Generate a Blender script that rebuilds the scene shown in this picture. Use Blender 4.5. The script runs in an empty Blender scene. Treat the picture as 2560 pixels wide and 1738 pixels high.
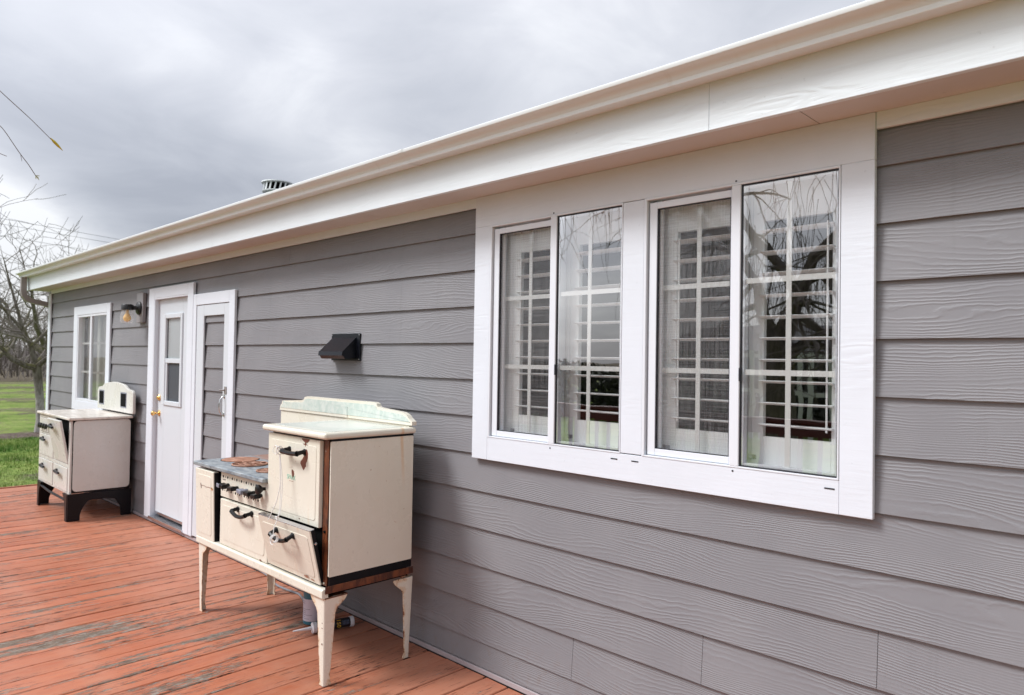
import bpy, bmesh, math, random
from mathutils import Vector, Matrix, noise
random.seed(7)
SC = bpy.context.scene
COL = SC.collection
PI = math.pi

# ------------------------------------------------------------------ camera
cam_d = bpy.data.cameras.new("camera")
cam = bpy.data.objects.new("camera", cam_d); COL.objects.link(cam)
cam_d.sensor_width = 36.0; cam_d.lens = 1793.03 / 2560 * 36
cam_d.clip_start = 0.05; cam_d.clip_end = 2000
yaw, pitch, roll = 0.774086, 0.018442, 0.015963
F = Vector((-math.sin(yaw) * math.cos(pitch), math.cos(yaw) * math.cos(pitch), math.sin(pitch)))
R = F.cross(Vector((0, 0, 1))).normalized(); U = R.cross(F)
R2 = R * math.cos(roll) + U * math.sin(roll); U2 = -R * math.sin(roll) + U * math.cos(roll)
M = Matrix((R2, U2, -F)).transposed().to_4x4(); M.translation = Vector((0, -2.3643, 1.4829))
cam.matrix_world = M
cam_d.dof.use_dof = True; cam_d.dof.focus_distance = 3.3; cam_d.dof.aperture_fstop = 4.5
SC.camera = cam
SC.render.resolution_x = 1024; SC.render.resolution_y = 695
SC.view_settings.view_transform = 'Standard'; SC.view_settings.look = 'None'
SC.view_settings.gamma = 1; SC.view_settings.use_curve_mapping = False
SC.view_settings.exposure = 1.12
SC.cycles.max_bounces = 8; SC.cycles.transparent_max_bounces = 16

# ------------------------------------------------------------------ node helpers
class N:
    """small node-graph writer"""
    def __init__(s, nt): s.nt = nt; s.n = nt.nodes; s.l = nt.links
    def new(s, t, **k):
        nd = s.n.new(t)
        for a, b in k.items(): setattr(nd, a, b)
        return nd
    def put(s, sock, v):
        if v is None: return
        if hasattr(v, 'is_output'): s.l.new(v, sock)
        else:
            if sock.type == 'RGBA' and isinstance(v, (int, float)): v = (v, v, v, 1)
            elif sock.type == 'RGBA' and len(v) == 3: v = tuple(v) + (1,)
            sock.default_value = v
    def math(s, op, a, b=None, c=None, clamp=False):
        nd = s.new('ShaderNodeMath', operation=op, use_clamp=clamp)
        s.put(nd.inputs[0], a); s.put(nd.inputs[1], b)
        if c is not None: s.put(nd.inputs[2], c)
        return nd.outputs[0]
    def vmath(s, op, a, b=None, out=0):
        nd = s.new('ShaderNodeVectorMath', operation=op)
        s.put(nd.inputs[0], a)
        if b is not None:
            s.put(nd.inputs['Scale'] if op == 'SCALE' else nd.inputs[1], b)
        return nd.outputs[out]
    def noise(s, vec, scale, detail=3, rough=0.55, dist=0.0, out=0):
        nd = s.new('ShaderNodeTexNoise')
        s.put(nd.inputs['Vector'], vec); s.put(nd.inputs['Scale'], scale)
        nd.inputs['Detail'].default_value = detail; nd.inputs['Roughness'].default_value = rough
        nd.inputs['Distortion'].default_value = dist
        return nd.outputs[out]
    def maprange(s, v, a, b, c=0.0, d=1.0, smooth=True):
        nd = s.new('ShaderNodeMapRange', interpolation_type='SMOOTHSTEP' if smooth else 'LINEAR')
        s.put(nd.inputs[0], v); nd.inputs[1].default_value = a; nd.inputs[2].default_value = b
        nd.inputs[3].default_value = c; nd.inputs[4].default_value = d
        return nd.outputs[0]
    def mix(s, f, a, b, blend='MIX'):
        nd = s.new('ShaderNodeMix', data_type='RGBA', blend_type=blend)
        s.put(nd.inputs[0], f); s.put(nd.inputs[6], a); s.put(nd.inputs[7], b)
        return nd.outputs[2]
    def xyz(s, v):
        nd = s.new('ShaderNodeSeparateXYZ'); s.put(nd.inputs[0], v); return nd.outputs
    def comb(s, x, y, z):
        nd = s.new('ShaderNodeCombineXYZ'); s.put(nd.inputs[0], x); s.put(nd.inputs[1], y); s.put(nd.inputs[2], z)
        return nd.outputs[0]
    def bump(s, h, strength=0.5, dist=0.01, normal=None):
        nd = s.new('ShaderNodeBump'); nd.inputs['Strength'].default_value = strength
        nd.inputs['Distance'].default_value = dist; s.put(nd.inputs['Height'], h)
        if normal is not None: s.put(nd.inputs['Normal'], normal)
        return nd.outputs[0]
    def obj(s): return s.new('ShaderNodeTexCoord').outputs['Object']
    def scalev(s, v, sx, sy, sz): return s.vmath('MULTIPLY', v, (sx, sy, sz))
    def attr(s, name): return s.new('ShaderNodeAttribute', attribute_name=name).outputs['Fac']
    def rnd(s): return s.new('ShaderNodeObjectInfo').outputs['Random']

def mat(name, col=(0.5, 0.5, 0.5), rough=0.5, metal=0.0, spec=0.5, build=None, coat=0.0):
    m = bpy.data.materials.new(name); m.use_nodes = True
    b = m.node_tree.nodes['Principled BSDF']; g = N(m.node_tree)
    g.put(b.inputs['Base Color'], col); b.inputs['Roughness'].default_value = rough
    b.inputs['Metallic'].default_value = metal; b.inputs['Specular IOR Level'].default_value = spec
    b.inputs['Coat Weight'].default_value = coat; b.inputs['Coat Roughness'].default_value = 0.12
    if build: build(g, b)
    m.diffuse_color = tuple(col) + (1,) if len(col) == 3 else col
    return m

# ------------------------------------------------------------------ world: overcast sky, broken cloud
SUN_EL, SUN_ROT = math.radians(47), math.radians(216)
sun_dir = Vector((math.sin(SUN_ROT) * math.cos(SUN_EL), math.cos(SUN_ROT) * math.cos(SUN_EL), math.sin(SUN_EL)))
W = bpy.data.worlds.new("World"); SC.world = W; W.use_nodes = True
g = N(W.node_tree); bg = W.node_tree.nodes['Background']
sky = g.new('ShaderNodeTexSky', sky_type='NISHITA'); sky.sun_disc = False
sky.sun_elevation = SUN_EL; sky.sun_rotation = SUN_ROT
d = g.new('ShaderNodeTexCoord').outputs['Generated']
dx, dy, dz = g.xyz(d)
zz = g.math('ADD', g.math('MAXIMUM', dz, 0.0), 0.16)
pl = g.comb(g.math('DIVIDE', dx, zz), g.math('DIVIDE', dy, zz), 3.3)
n1 = g.noise(pl, 0.55, 5, 0.5, 0.35)
n2 = g.noise(pl, 2.3, 8, 0.6, 0.5)
cl = g.math('ADD', g.math('MULTIPLY', n1, 0.70), g.math('MULTIPLY', n2, 0.30))
def blob(center, r0, r1, amt):
    dist = g.vmath('DISTANCE', g.vmath('ADD', d, g.scalev(g.vmath('SUBTRACT', g.noise(d, 3.0, 3, out=1), (.5, .5, .5)), .22, .22, .22)), center, out=1)
    return g.maprange(dist, r1, r0, 0.0, amt)
terms = [((-.855, .36, .35), .02, .15, .085), ((-.82, .47, .31), .02, .15, .075), ((-.88, .27, .41), .02, .16, .06),
         ((-.55, .70, .45), .05, .40, .05), ((-.942, .284, .185), .03, .22, -.11), ((-.90, .42, .20), .02, .16, -.10),
         ((-.73, .56, .40), .03, .17, -.07), ((-.975, .16, .26), .03, .15, -.02), ((-.97, .21, .06), .04, .16, .45), ((-.15, -.93, .30), .25, .95, .16), ((-.60, .60, .52), .03, .25, .02)]
for c_, a_, b_, m_ in terms:
    cl = g.math('ADD', cl, blob(c_, a_, b_, m_))
ramp = g.new('ShaderNodeValToRGB'); g.put(ramp.inputs[0], cl)
el = ramp.color_ramp.elements
el[0].position = .30; el[0].color = (2.15, 2.25, 2.55, 1)
el[1].position = .74; el[1].color = (4.9, 4.95, 5.1, 1)
e = el.new(.46); e.color = (2.85, 2.95, 3.25, 1)
e = el.new(.58); e.color = (3.5, 3.58, 3.85, 1)
sd = g.vmath('DOT_PRODUCT', d, tuple(sun_dir), out=1)
glow = g.math('ADD', 1.0, g.math('MULTIPLY', g.math('POWER', g.math('MAXIMUM', sd, 0.0), 2.5), .75))
glow = g.math('MULTIPLY', glow, g.math('ADD', .82, g.math('MULTIPLY', g.math('MAXIMUM', dz, 0.0), .75)))   # overcast sky: brighter overhead
cloud = g.vmath('SCALE', ramp.outputs[0], glow)
col = g.mix(0.93, sky.outputs[0], cloud)
g.put(bg.inputs[0], col); bg.inputs[1].default_value = 0.092

sun_l = bpy.data.lights.new("sun", 'SUN'); sun_l.energy = 1.5; sun_l.angle = math.radians(18); sun_l.color = (1, 1, 1)
sun = bpy.data.objects.new("sun", sun_l); COL.objects.link(sun)
sun.rotation_euler = (-sun_dir).to_track_quat('-Z', 'Y').to_euler()

# ------------------------------------------------------------------ mesh helpers
class MB:
    def __init__(s): s.v = []; s.f = []
    def add(s, vs, fs):
        o = len(s.v); s.v += [tuple(v) for v in vs]; s.f += [tuple(i + o for i in f) for f in fs]; return s
    def box(s, x0, x1, y0, y1, z0, z1, bev=0.0):
        if x1 < x0: x0, x1 = x1, x0
        if y1 < y0: y0, y1 = y1, y0
        if z1 < z0: z0, z1 = z1, z0
        if bev <= 0:
            vs = [(x, y, z) for x in (x0, x1) for y in (y0, y1) for z in (z0, z1)]
            return s.add(vs, [(0, 1, 3, 2), (4, 6, 7, 5), (0, 4, 5, 1), (2, 3, 7, 6), (0, 2, 6, 4), (1, 5, 7, 3)])
        b = min(bev, (x1 - x0) * .45, (y1 - y0) * .45, (z1 - z0) * .45)
        vs = []; idx = {}
        X = (x0, x1); Y = (y0, y1); Z = (z0, z1)
        for i in (0, 1):
            for j in (0, 1):
                for k in (0, 1):
                    sx, sy, sz = (1, -1)[i], (1, -1)[j], (1, -1)[k]
                    idx[i, j, k, 0] = len(vs); vs.append((X[i], Y[j] + sy * b, Z[k] + sz * b))
                    idx[i, j, k, 1] = len(vs); vs.append((X[i] + sx * b, Y[j], Z[k] + sz * b))
                    idx[i, j, k, 2] = len(vs); vs.append((X[i] + sx * b, Y[j] + sy * b, Z[k]))
        I = idx; fs = []
        for i in (0, 1): fs.append((I[i, 0, 0, 0], I[i, 0, 1, 0], I[i, 1, 1, 0], I[i, 1, 0, 0]))
        for j in (0, 1): fs.append((I[0, j, 0, 1], I[0, j, 1, 1], I[1, j, 1, 1], I[1, j, 0, 1]))
        for k in (0, 1): fs.append((I[0, 0, k, 2], I[0, 1, k, 2], I[1, 1, k, 2], I[1, 0, k, 2]))
        for i in (0, 1):
            for j in (0, 1): fs.append((I[i, j, 0, 0], I[i, j, 1, 0], I[i, j, 1, 1], I[i, j, 0, 1]))
        for i in (0, 1):
            for k in (0, 1): fs.append((I[i, 0, k, 0], I[i, 1, k, 0], I[i, 1, k, 2], I[i, 0, k, 2]))
        for j in (0, 1):
            for k in (0, 1): fs.append((I[0, j, k, 1], I[1, j, k, 1], I[1, j, k, 2], I[0, j, k, 2]))
        for q in I:
            if q[3] == 0: fs.append((I[q[0], q[1], q[2], 0], I[q[0], q[1], q[2], 1], I[q[0], q[1], q[2], 2]))
        return s.add(vs, fs)
    def prism(s, pts, ax, a, b):
        """polygon pts (2-D in the two other axes, order xyz) extruded along axis ax from a to b"""
        n = len(pts); vs = []
        for t in (a, b):
            for p in pts:
                q = list(p); q.insert(ax, t); vs.append(q)
        fs = [tuple(range(n)), tuple(range(2 * n - 1, n - 1, -1))]
        fs += [(i, (i + 1) % n, n + (i + 1) % n, n + i) for i in range(n)]
        return s.add(vs, fs)
    def tube(s, pts, r, seg=8, cap=True):
        pts = [Vector(p) for p in pts]; n = len(pts)
        rs = r if isinstance(r, (list, tuple)) else [r] * n
        t0 = (pts[1] - pts[0]).normalized()
        a = t0.orthogonal().normalized(); vs = []
        for i, p in enumerate(pts):
            t = (pts[min(i + 1, n - 1)] - pts[max(i - 1, 0)])
            t = t.normalized() if t.length > 1e-9 else t0
            a = (a - t * a.dot(t)); a = a.normalized() if a.length > 1e-6 else t.orthogonal().normalized()
            b = t.cross(a)
            for k in range(seg):
                th = 2 * PI * k / seg
                vs.append(p + (a * math.cos(th) + b * math.sin(th)) * rs[i])
        fs = [(i * seg + k, i * seg + (k + 1) % seg, (i + 1) * seg + (k + 1) % seg, (i + 1) * seg + k) for i in range(n - 1) for k in range(seg)]
        if cap: fs += [tuple(range(seg))[::-1], tuple((n - 1) * seg + k for k in range(seg))]
        return s.add(vs, fs)
    def lathe(s, prof, org=(0, 0, 0), axis=(0, 0, 1), seg=24):
        """prof: (radius, height) pairs along axis from org"""
        ax = Vector(axis).normalized(); a = ax.orthogonal().normalized(); b = ax.cross(a); o = Vector(org); vs = []
        for r, h in prof:
            for k in range(seg):
                th = 2 * PI * k / seg; vs.append(o + ax * h + (a * math.cos(th) + b * math.sin(th)) * max(r, 1e-5))
        n = len(prof)
        fs = [(i * seg + k, i * seg + (k + 1) % seg, (i + 1) * seg + (k + 1) % seg, (i + 1) * seg + k) for i in range(n - 1) for k in range(seg)]
        fs += [tuple(range(seg))[::-1], tuple((n - 1) * seg + k for k in range(seg))]
        return s.add(vs, fs)
    def mesh(s, name, m, smooth=False):
        me = bpy.data.meshes.new(name); me.from_pydata(s.v, [], s.f)
        bm = bmesh.new(); bm.from_mesh(me); bmesh.ops.recalc_face_normals(bm, faces=bm.faces); bm.to_mesh(me); bm.free()
        if m: me.materials.append(m)
        if smooth:
            for p in me.polygons: p.use_smooth = True
            me.set_sharp_from_angle(angle=math.radians(38))
        return me
    def build(s, name, m, parent=None, smooth=False, label=None):
        return link(name, s.mesh(name, m, smooth), parent, label)

WORLD = {}
def link(name, me, parent=None, label=None, mw=None):
    o = bpy.data.objects.new(name, me); COL.objects.link(o)
    mw = mw or Matrix()
    if parent is not None:
        o.parent = parent; o.matrix_parent_inverse = WORLD[parent.name].inverted()
    o.matrix_basis = mw
    WORLD[o.name] = mw.copy()
    if label: o['label'] = label
    return o
def thing(name, label, cat, loc=(0, 0, 0), group=None, kind=None):
    o = bpy.data.objects.new(name, None); COL.objects.link(o); o.location = loc
    o.empty_display_size = 0.2
    WORLD[o.name] = Matrix.Translation(loc)
    tag(o, label, cat, group, kind); return o
def tag(o, label=None, cat=None, group=None, kind=None):
    if label: o['label'] = label
    if cat: o['category'] = cat
    if group: o['group'] = group
    if kind: o['kind'] = kind
    return o
def grp(parent, name):
    """an Empty part that carries sub-parts"""
    o = bpy.data.objects.new(name, None); COL.objects.link(o); o.parent = parent
    o.matrix_parent_inverse = WORLD[parent.name].inverted(); WORLD[o.name] = Matrix(); return o
def setattr_f(o, name, val):
    me = o.data
    a = me.attributes.new(name, 'FLOAT', 'POINT'); a.data.foreach_set('value', [val] * len(me.vertices))

# ------------------------------------------------------------------ materials
def _siding(g, b):
    o = g.obj(); sd = g.attr('seed')
    x, y, z = g.xyz(o)
    v = g.comb(g.math('ADD', g.math('MULTIPLY', x, .95), g.math('MULTIPLY', sd, 37.0)), g.math('MULTIPLY', sd, 11.0), g.math('MULTIPLY', z, 5.6))
    f = g.noise(v, 1.0, 2.0, 0.45)
    fine = g.noise(g.comb(g.math('ADD', g.math('MULTIPLY', x, 24), sd), 0.0, g.math('MULTIPLY', z, 40)), 1.0, 3, .5)
    ph = g.math('ADD', g.math('MULTIPLY', f, 120.0), g.math('ADD', g.math('MULTIPLY', z, 560.0), g.math('MULTIPLY', fine, 5.5)))
    w = g.math('SINE', ph)
    w = g.math('POWER', g.maprange(w, -1, 1, 0, 1, False), 2.2)
    amp = g.maprange(g.noise(g.comb(g.math('ADD', g.math('MULTIPLY', x, 2.4), g.math('MULTIPLY', sd, 13)), 3.0, g.math('MULTIPLY', z, 11)), 1, 2), .36, .60, .18, 1.0)
    h = g.math('MULTIPLY', w, amp)
    g.put(b.inputs['Normal'], g.bump(h, 0.58, 0.0017))
    dirt = g.noise(o, 2.2, 4)
    c = g.mix(g.maprange(dirt, .35, .7), (.208, .206, .219), (.232, .229, .241))
    c = g.mix(g.math('MULTIPLY', h, .10), c, (.27, .267, .28))
    spl = g.math('MULTIPLY', g.maprange(z, .42, .02), g.maprange(g.noise(g.scalev(o, 1, 1, .8), 24, 5, .7), .5, .72))
    c = g.mix(g.math('MULTIPLY', spl, .35), c, (.20, .15, .13))
    run = g.maprange(g.noise(g.scalev(o, 16, 1, .9), 1.0, 4, .6), .58, .75, 0, .22)
    c = g.mix(run, c, (.165, .16, .165))
    g.put(b.inputs['Base Color'], c)
m_siding = mat('grey_siding_paint', (.235, .22, .22), .52, build=_siding, spec=.35)

def _white_wood(colr, bs=.35):
    def f(g, b):
        o = g.obj(); x, y, z = g.xyz(o)
        n = g.noise(g.comb(g.math('MULTIPLY', x, 5), y, g.math('MULTIPLY', z, 60)), 1.0, 4, .6, .4)
        n2 = g.noise(g.comb(g.math('MULTIPLY', x, 2), y, g.math('MULTIPLY', z, 9)), 1.0, 2)
        w = g.math('SINE', g.math('ADD', g.math('MULTIPLY', n2, 60), g.math('MULTIPLY', n, 4)))
        amp = g.maprange(g.noise(g.scalev(o, 1.2, 1, 5), 1.0, 2), .48, .62)
        h = g.math('ADD', g.math('MULTIPLY', n, .7), g.math('MULTIPLY', g.math('MULTIPLY', w, amp), .22))
        g.put(b.inputs['Normal'], g.bump(h, bs, .003))
        dn = g.noise(o, 3.0, 5, .6)
        cw = g.mix(g.maprange(dn, .3, .75), tuple(c * .955 for c in colr), colr)
        sp = g.maprange(g.noise(o, 42, 3, .6), .70, .74, 0, .45)
        g.put(b.inputs['Base Color'], g.mix(sp, cw, tuple(c * .72 for c in colr)))
    return f
m_trim = mat('white_trim_paint', (.71, .75, .81), .5, build=_white_wood((.71, .75, .81)))
m_fascia = mat('white_fascia_paint', (.745, .80, .835), .5, build=_white_wood((.745, .80, .835), .6))
def _gutter(g, b):
    o = g.obj(); n = g.noise(g.scalev(o, .6, 8, 8), 2.0, 5, .6)
    s2 = g.noise(g.scalev(o, 6, 1, 1), 3.0, 4, .7)
    c = g.mix(g.maprange(n, .4, .75), (.755, .79, .80), (.72, .74, .735))
    g.put(b.inputs['Base Color'], g.mix(g.maprange(s2, .58, .8, 0, .35), c, (.62, .60, .56)))
m_gutter = mat('enamelled_aluminium', (.79, .78, .765), .33, build=_gutter)
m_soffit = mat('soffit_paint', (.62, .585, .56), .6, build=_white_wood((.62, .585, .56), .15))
m_vinyl = mat('white_vinyl', (.72, .75, .80), .35)
m_gasket = mat('black_gasket', (.012, .012, .02), .5)
m_muntin = mat('white_muntin', (.80, .81, .80), .4)
m_shutter = mat('white_shutter_paint', (.90, .91, .91), .4)
m_backing = mat('grey_block_paint', (.27, .255, .262), .5)
m_flash = mat('lavender_grey_flashing', (.40, .35, .36), .45)
def _dl(g, b):
    n = g.noise(g.obj(), 9.0, 5, .6)
    g.put(b.inputs['Base Color'], g.mix(g.maprange(n, .62, .75, 0, .3), (.62, .66, .70), (.58, .57, .55)))
m_door = mat('white_door_paint', (.62, .66, .70), .42, build=_dl)
m_dark_room = mat('dark_room_wall', (.07, .065, .06), .8)
m_sheath = mat('wall_sheathing', (.12, .11, .11), .8)

def glass_mat(name, boost, tint=(.98, .985, .98), rough=0.0, ior=1.5, wav=0.0):
    m = bpy.data.materials.new(name); m.use_nodes = True; nt = m.node_tree; g = N(nt)
    nt.nodes.remove(nt.nodes['Principled BSDF']); out = nt.nodes['Material Output']
    tr = g.new('ShaderNodeBsdfTransparent'); g.put(tr.inputs[0], tint)
    gl = g.new('ShaderNodeBsdfGlossy'); gl.inputs['Roughness'].default_value = rough
    fr = g.new('ShaderNodeFresnel'); fr.inputs[0].default_value = ior
    if wav:
        nb = g.bump(g.noise(g.obj(), 3.0, 2), wav, .02)
        g.put(gl.inputs['Normal'], nb)
    f = g.math('ADD', g.math('MULTIPLY', fr.outputs[0], .6), boost, clamp=True)
    mx = g.new('ShaderNodeMixShader'); g.put(mx.inputs[0], f)
    g.l.new(tr.outputs[0], mx.inputs[1]); g.l.new(gl.outputs[0], mx.inputs[2]); g.l.new(mx.outputs[0], out.inputs[0])
    return m
m_glass = glass_mat('window_glass', .30, wav=.03)
m_glass_low = glass_mat('screened_glass', .06, wav=.03)
def screen_mat(name, fac, col):
    m = bpy.data.materials.new(name); m.use_nodes = True; nt = m.node_tree; g = N(nt)
    nt.nodes.remove(nt.nodes['Principled BSDF']); out = nt.nodes['Material Output']
    tr = g.new('ShaderNodeBsdfTransparent'); df = g.new('ShaderNodeBsdfDiffuse'); g.put(df.inputs[0], col)
    o = g.obj(); a = g.noise(g.scalev(o, 260, 1, 3), 1.0, 1); b2 = g.noise(g.scalev(o, 3, 1, 260), 1.0, 1)
    w = g.math('MULTIPLY', g.math('ADD', a, b2), .5)
    f = g.math('ADD', fac, g.maprange(w, .3, .7, -.11, .11), clamp=True)
    mx = g.new('ShaderNodeMixShader'); g.put(mx.inputs[0], f)
    g.l.new(tr.outputs[0], mx.inputs[1]); g.l.new(df.outputs[0], mx.inputs[2]); g.l.new(mx.outputs[0], out.inputs[0])
    return m
m_jar = screen_mat('jar_glass', .18, (.85, .87, .90))
m_screen = screen_mat('insect_screen', .13, (.42, .42, .43))
def _frost(g, b):
    b.inputs['Transmission Weight'].default_value = .15
    g.put(b.inputs['Normal'], g.bump(g.noise(g.obj(), 60, 3), .35, .004))
m_frost = mat('frosted_glass', (.42, .45, .46), .12, build=_frost, spec=1.0)
m_darkscreen = mat('dark_screen_mesh', (.055, .062, .075), .55)
m_curtain = mat('pale_curtain', (.78, .80, .76), .9)

def _deck(g, b):
    o = g.obj(); r = g.rnd(); x, y, z = g.xyz(o)
    r100 = g.math('MULTIPLY', r, 100.0)
    # broad wear: paint worn away in long streaks
    v1 = g.comb(g.math('ADD', g.math('MULTIPLY', x, 9.0), r100), g.math('ADD', g.math('MULTIPLY', y, 1.1), r100), 0.0)
    wear = g.noise(v1, 1.0, 6, .68, .3)
    v2 = g.comb(g.math('ADD', g.math('MULTIPLY', x, 95.0), r100), g.math('ADD', g.math('MULTIPLY', y, 5.5), r100), 0.0)
    grain = g.noise(v2, 1.0, 6, .7, .5)
    v3 = g.comb(g.math('ADD', g.math('MULTIPLY', x, 190.0), r100), g.math('ADD', g.math('MULTIPLY', y, 11.0), r100), 0.0)
    crack = g.noise(v3, 1.0, 4, .6, .3)
    v4 = g.comb(g.math('ADD', g.math('MULTIPLY', x, 60.0), r100), g.math('ADD', g.math('MULTIPLY', y, 20.0), r100), 0.0)
    chips = g.noise(v4, 1.0, 5, .7, .4)
    thr = g.maprange(r, 0, 1, .04, -.035, False)
    # more wear in the open, where people walk, than in the shelter of the wall
    walk = g.maprange(y, -.3, -1.3, -.015, .012)
    wv = g.math('ADD', g.math('ADD', g.math('ADD', g.math('MULTIPLY', wear, .56), g.math('MULTIPLY', grain, .26)), g.math('MULTIPLY', chips, .18)), g.math('ADD', thr, walk))
    worn = g.maprange(wv, .562, .573)
    edge = g.math('SUBTRACT', g.maprange(wv, .538, .565), worn)
    red = g.mix(g.maprange(g.noise(v1, 2.3, 4, .6), .3, .7), (.50, .130, .055), (.58, .185, .085))
    red = g.mix(g.maprange(g.noise(v2, 1.6, 4), .35, .7, 0, .5), red, (.46, .20, .13))
    red = g.mix(r, red, g.vmath('SCALE', red, .82))
    patchy = g.maprange(g.noise(o, 1.3, 5, .65), .40, .64, 0, .5)
    red = g.mix(patchy, red, (.56, .28, .19))
    red = g.vmath('SCALE', red, .86)
    grey = g.mix(g.maprange(grain, .36, .60), (.060, .040, .028), (.25, .21, .17))
    grey = g.mix(g.maprange(g.noise(v1, 2.0, 3), .42, .6), grey, (.17, .12, .085))
    grey = g.mix(g.maprange(chips, .52, .60, 0, .5), grey, (.36, .335, .30))
    c = g.mix(g.math('MULTIPLY', edge, .75), red, (.26, .065, .028))
    c = g.mix(worn, c, grey)
    ck = g.math('MULTIPLY', g.maprange(crack, .575, .60), g.maprange(wear, .47, .56))
    c = g.mix(ck, c, (.025, .012, .008))
    fl = g.maprange(chips, .665, .685)
    c = g.mix(fl, c, (.06, .03, .02))
    # damp orange-brown streaks, plus shade painted into the boards under the large stove
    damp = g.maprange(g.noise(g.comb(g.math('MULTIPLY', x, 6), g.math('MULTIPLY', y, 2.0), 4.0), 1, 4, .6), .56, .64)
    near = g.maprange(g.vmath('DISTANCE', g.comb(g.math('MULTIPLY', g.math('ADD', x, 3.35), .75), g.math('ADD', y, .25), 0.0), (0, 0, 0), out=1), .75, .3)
    c = g.mix(g.math('MULTIPLY', near, .85), c, g.mix(.5, c, (.05, .012, .005)))  # darkens the deck colour around the large stove, standing in for its shadow
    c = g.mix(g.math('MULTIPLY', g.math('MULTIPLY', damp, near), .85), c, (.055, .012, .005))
    # knots
    vo = g.new('ShaderNodeTexVoronoi', feature='F1'); g.put(vo.inputs['Vector'], g.comb(g.math('ADD', g.math('MULTIPLY', x, 2.6), r100), g.math('ADD', g.math('MULTIPLY', y, 1.5), r100), 0.0)); vo.inputs['Scale'].default_value = 1.0
    kn = g.maprange(vo.outputs['Distance'], .045, .028)
    c = g.mix(kn, c, (.018, .01, .008))
    sp = g.maprange(g.noise(o, 85, 2, .5), .80, .83)
    c = g.mix(g.math('MULTIPLY', sp, .6), c, (.6, .5, .45))
    g.put(b.inputs['Base Color'], c)
    g.put(b.inputs['Roughness'], g.mix(worn, g.math('ADD', .34, g.math('MULTIPLY', grain, .25)), .75))
    h = g.math('SUBTRACT', g.math('ADD', g.math('MULTIPLY', grain, .5), g.math('MULTIPLY', worn, -.35)), g.math('ADD', g.math('MULTIPLY', ck, .8), kn))
    g.put(b.inputs['Normal'], g.bump(h, .55, .003))
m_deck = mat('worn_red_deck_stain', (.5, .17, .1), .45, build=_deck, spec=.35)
m_under = mat('dark_under_deck', (.03, .022, .018), .9)

def _enamel(base, stain, rust_edge=0.0):
    def f(g, b):
        o = g.obj()
        n = g.noise(o, 5.0, 5, .6); st = g.noise(g.scalev(o, 14, 14, 2.0), 1.0, 5, .65)
        c = g.mix(g.maprange(n, .35, .7, 0, .5), base, tuple(x * .93 for x in base))
        c = g.mix(g.maprange(st, .60, .78, 0, .55), c, stain)
        sp = g.maprange(g.noise(o, 34, 3, .6), .71, .74)
        c = g.mix(g.math('MULTIPLY', sp, .6), c, (.38, .22, .12))
        if rust_edge:
            ge = g.new('ShaderNodeNewGeometry').outputs['Pointiness']
            rn = g.math('ADD', g.maprange(ge, .515, .56), g.maprange(g.noise(o, 18, 5, .7), .50 , .68, -.5, .55))
            c = g.mix(g.maprange(rn, .25 / rust_edge, .7 / rust_edge), c, (.33, .12, .035))
        x, y, z = g.xyz(o)
        sk = g.math('MULTIPLY', g.maprange(g.math('ABSOLUTE', g.math('ADD', g.math('ADD', y, .205), g.math('MULTIPLY', g.math('SUBTRACT', z, 1.0), .07))), .014, .002), g.maprange(g.math('ADD', z, g.math('MULTIPLY', n, .3)), .95, 1.22))
        sk = g.math('MULTIPLY', sk, g.math('MULTIPLY', g.maprange(x, -2.862, -2.857), .55))
        c = g.mix(sk, c, (.70, .40, .16))
        scr = g.noise(g.comb(x, g.math('MULTIPLY', y, 40), g.math('MULTIPLY', z, 9)), 3.0, 2, .5)
        c = g.mix(g.maprange(scr, .70, .73, 0, .35), c, (.45, .38, .32))
        big = g.maprange(g.noise(g.scalev(o, 1, 1, .6), 2.6, 4, .6), .45, .68, 0, .30)
        c = g.mix(big, c, tuple(q * w for q, w in zip(base, (.88, .84, .78))))
        g.put(b.inputs['Base Color'], c)
        g.put(b.inputs['Normal'], g.bump(g.noise(g.scalev(o, 1, 1, 1), 4.5, 3, .5), .25, .006))
        g.put(b.inputs['Roughness'], g.maprange(n, .3, .7, .2, .36))
    return f
CREAM = (.77, .735, .63)
m_cream = mat('cream_enamel', CREAM, .25, build=_enamel(CREAM, (.68, .46, .25)))
def _rusty(g, b):
    _enamel(CREAM, (.62, .38, .18))(g, b)
    o = g.obj(); ed = g.attr('edge')
    n = g.noise(o, 26, 5, .7)
    f = g.maprange(g.math('ADD', ed, g.math('MULTIPLY', g.math('SUBTRACT', n, .5), 1.5)), .96, 1.14)
    n2 = g.maprange(g.math('ADD', ed, g.math('MULTIPLY', g.math('SUBTRACT', n, .5), 1.8)), .62, 1.05)
    base = g.mix(g.math('MULTIPLY', n2, .55), CREAM, (.66, .38, .15))
    base = g.mix(f, base, (.20, .065, .02))
    g.put(b.inputs['Base Color'], base)
m_cream_rusty = mat('cream_enamel_rusted_edges', CREAM, .32, build=_rusty)
CR2 = (.66, .65, .61)
m_cream2 = mat('pale_cream_enamel', CR2, .25, build=_enamel(CR2, (.62, .48, .34)))
def _green(g, b):
    o = g.obj(); n = g.noise(o, 26, 6, .65, .8); n2 = g.noise(o, 4, 4)
    c = g.mix(g.maprange(n, .35, .65), (.52, .60, .55), (.66, .70, .65))
    c = g.mix(g.maprange(n2, .42, .66, 0, .6), c, (.74, .72, .62))
    g.put(b.inputs['Base Color'], c)
m_green = mat('marbled_green_enamel', (.6, .7, .6), .2, build=_green)
def _top2(g, b):
    o = g.obj(); n = g.noise(g.scalev(o, 3, 14, 5), 1.5, 6, .65, .5)
    g.put(b.inputs['Base Color'], g.mix(g.maprange(n, .45, .7), (.74, .69, .62), (.50, .44, .38)))
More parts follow.
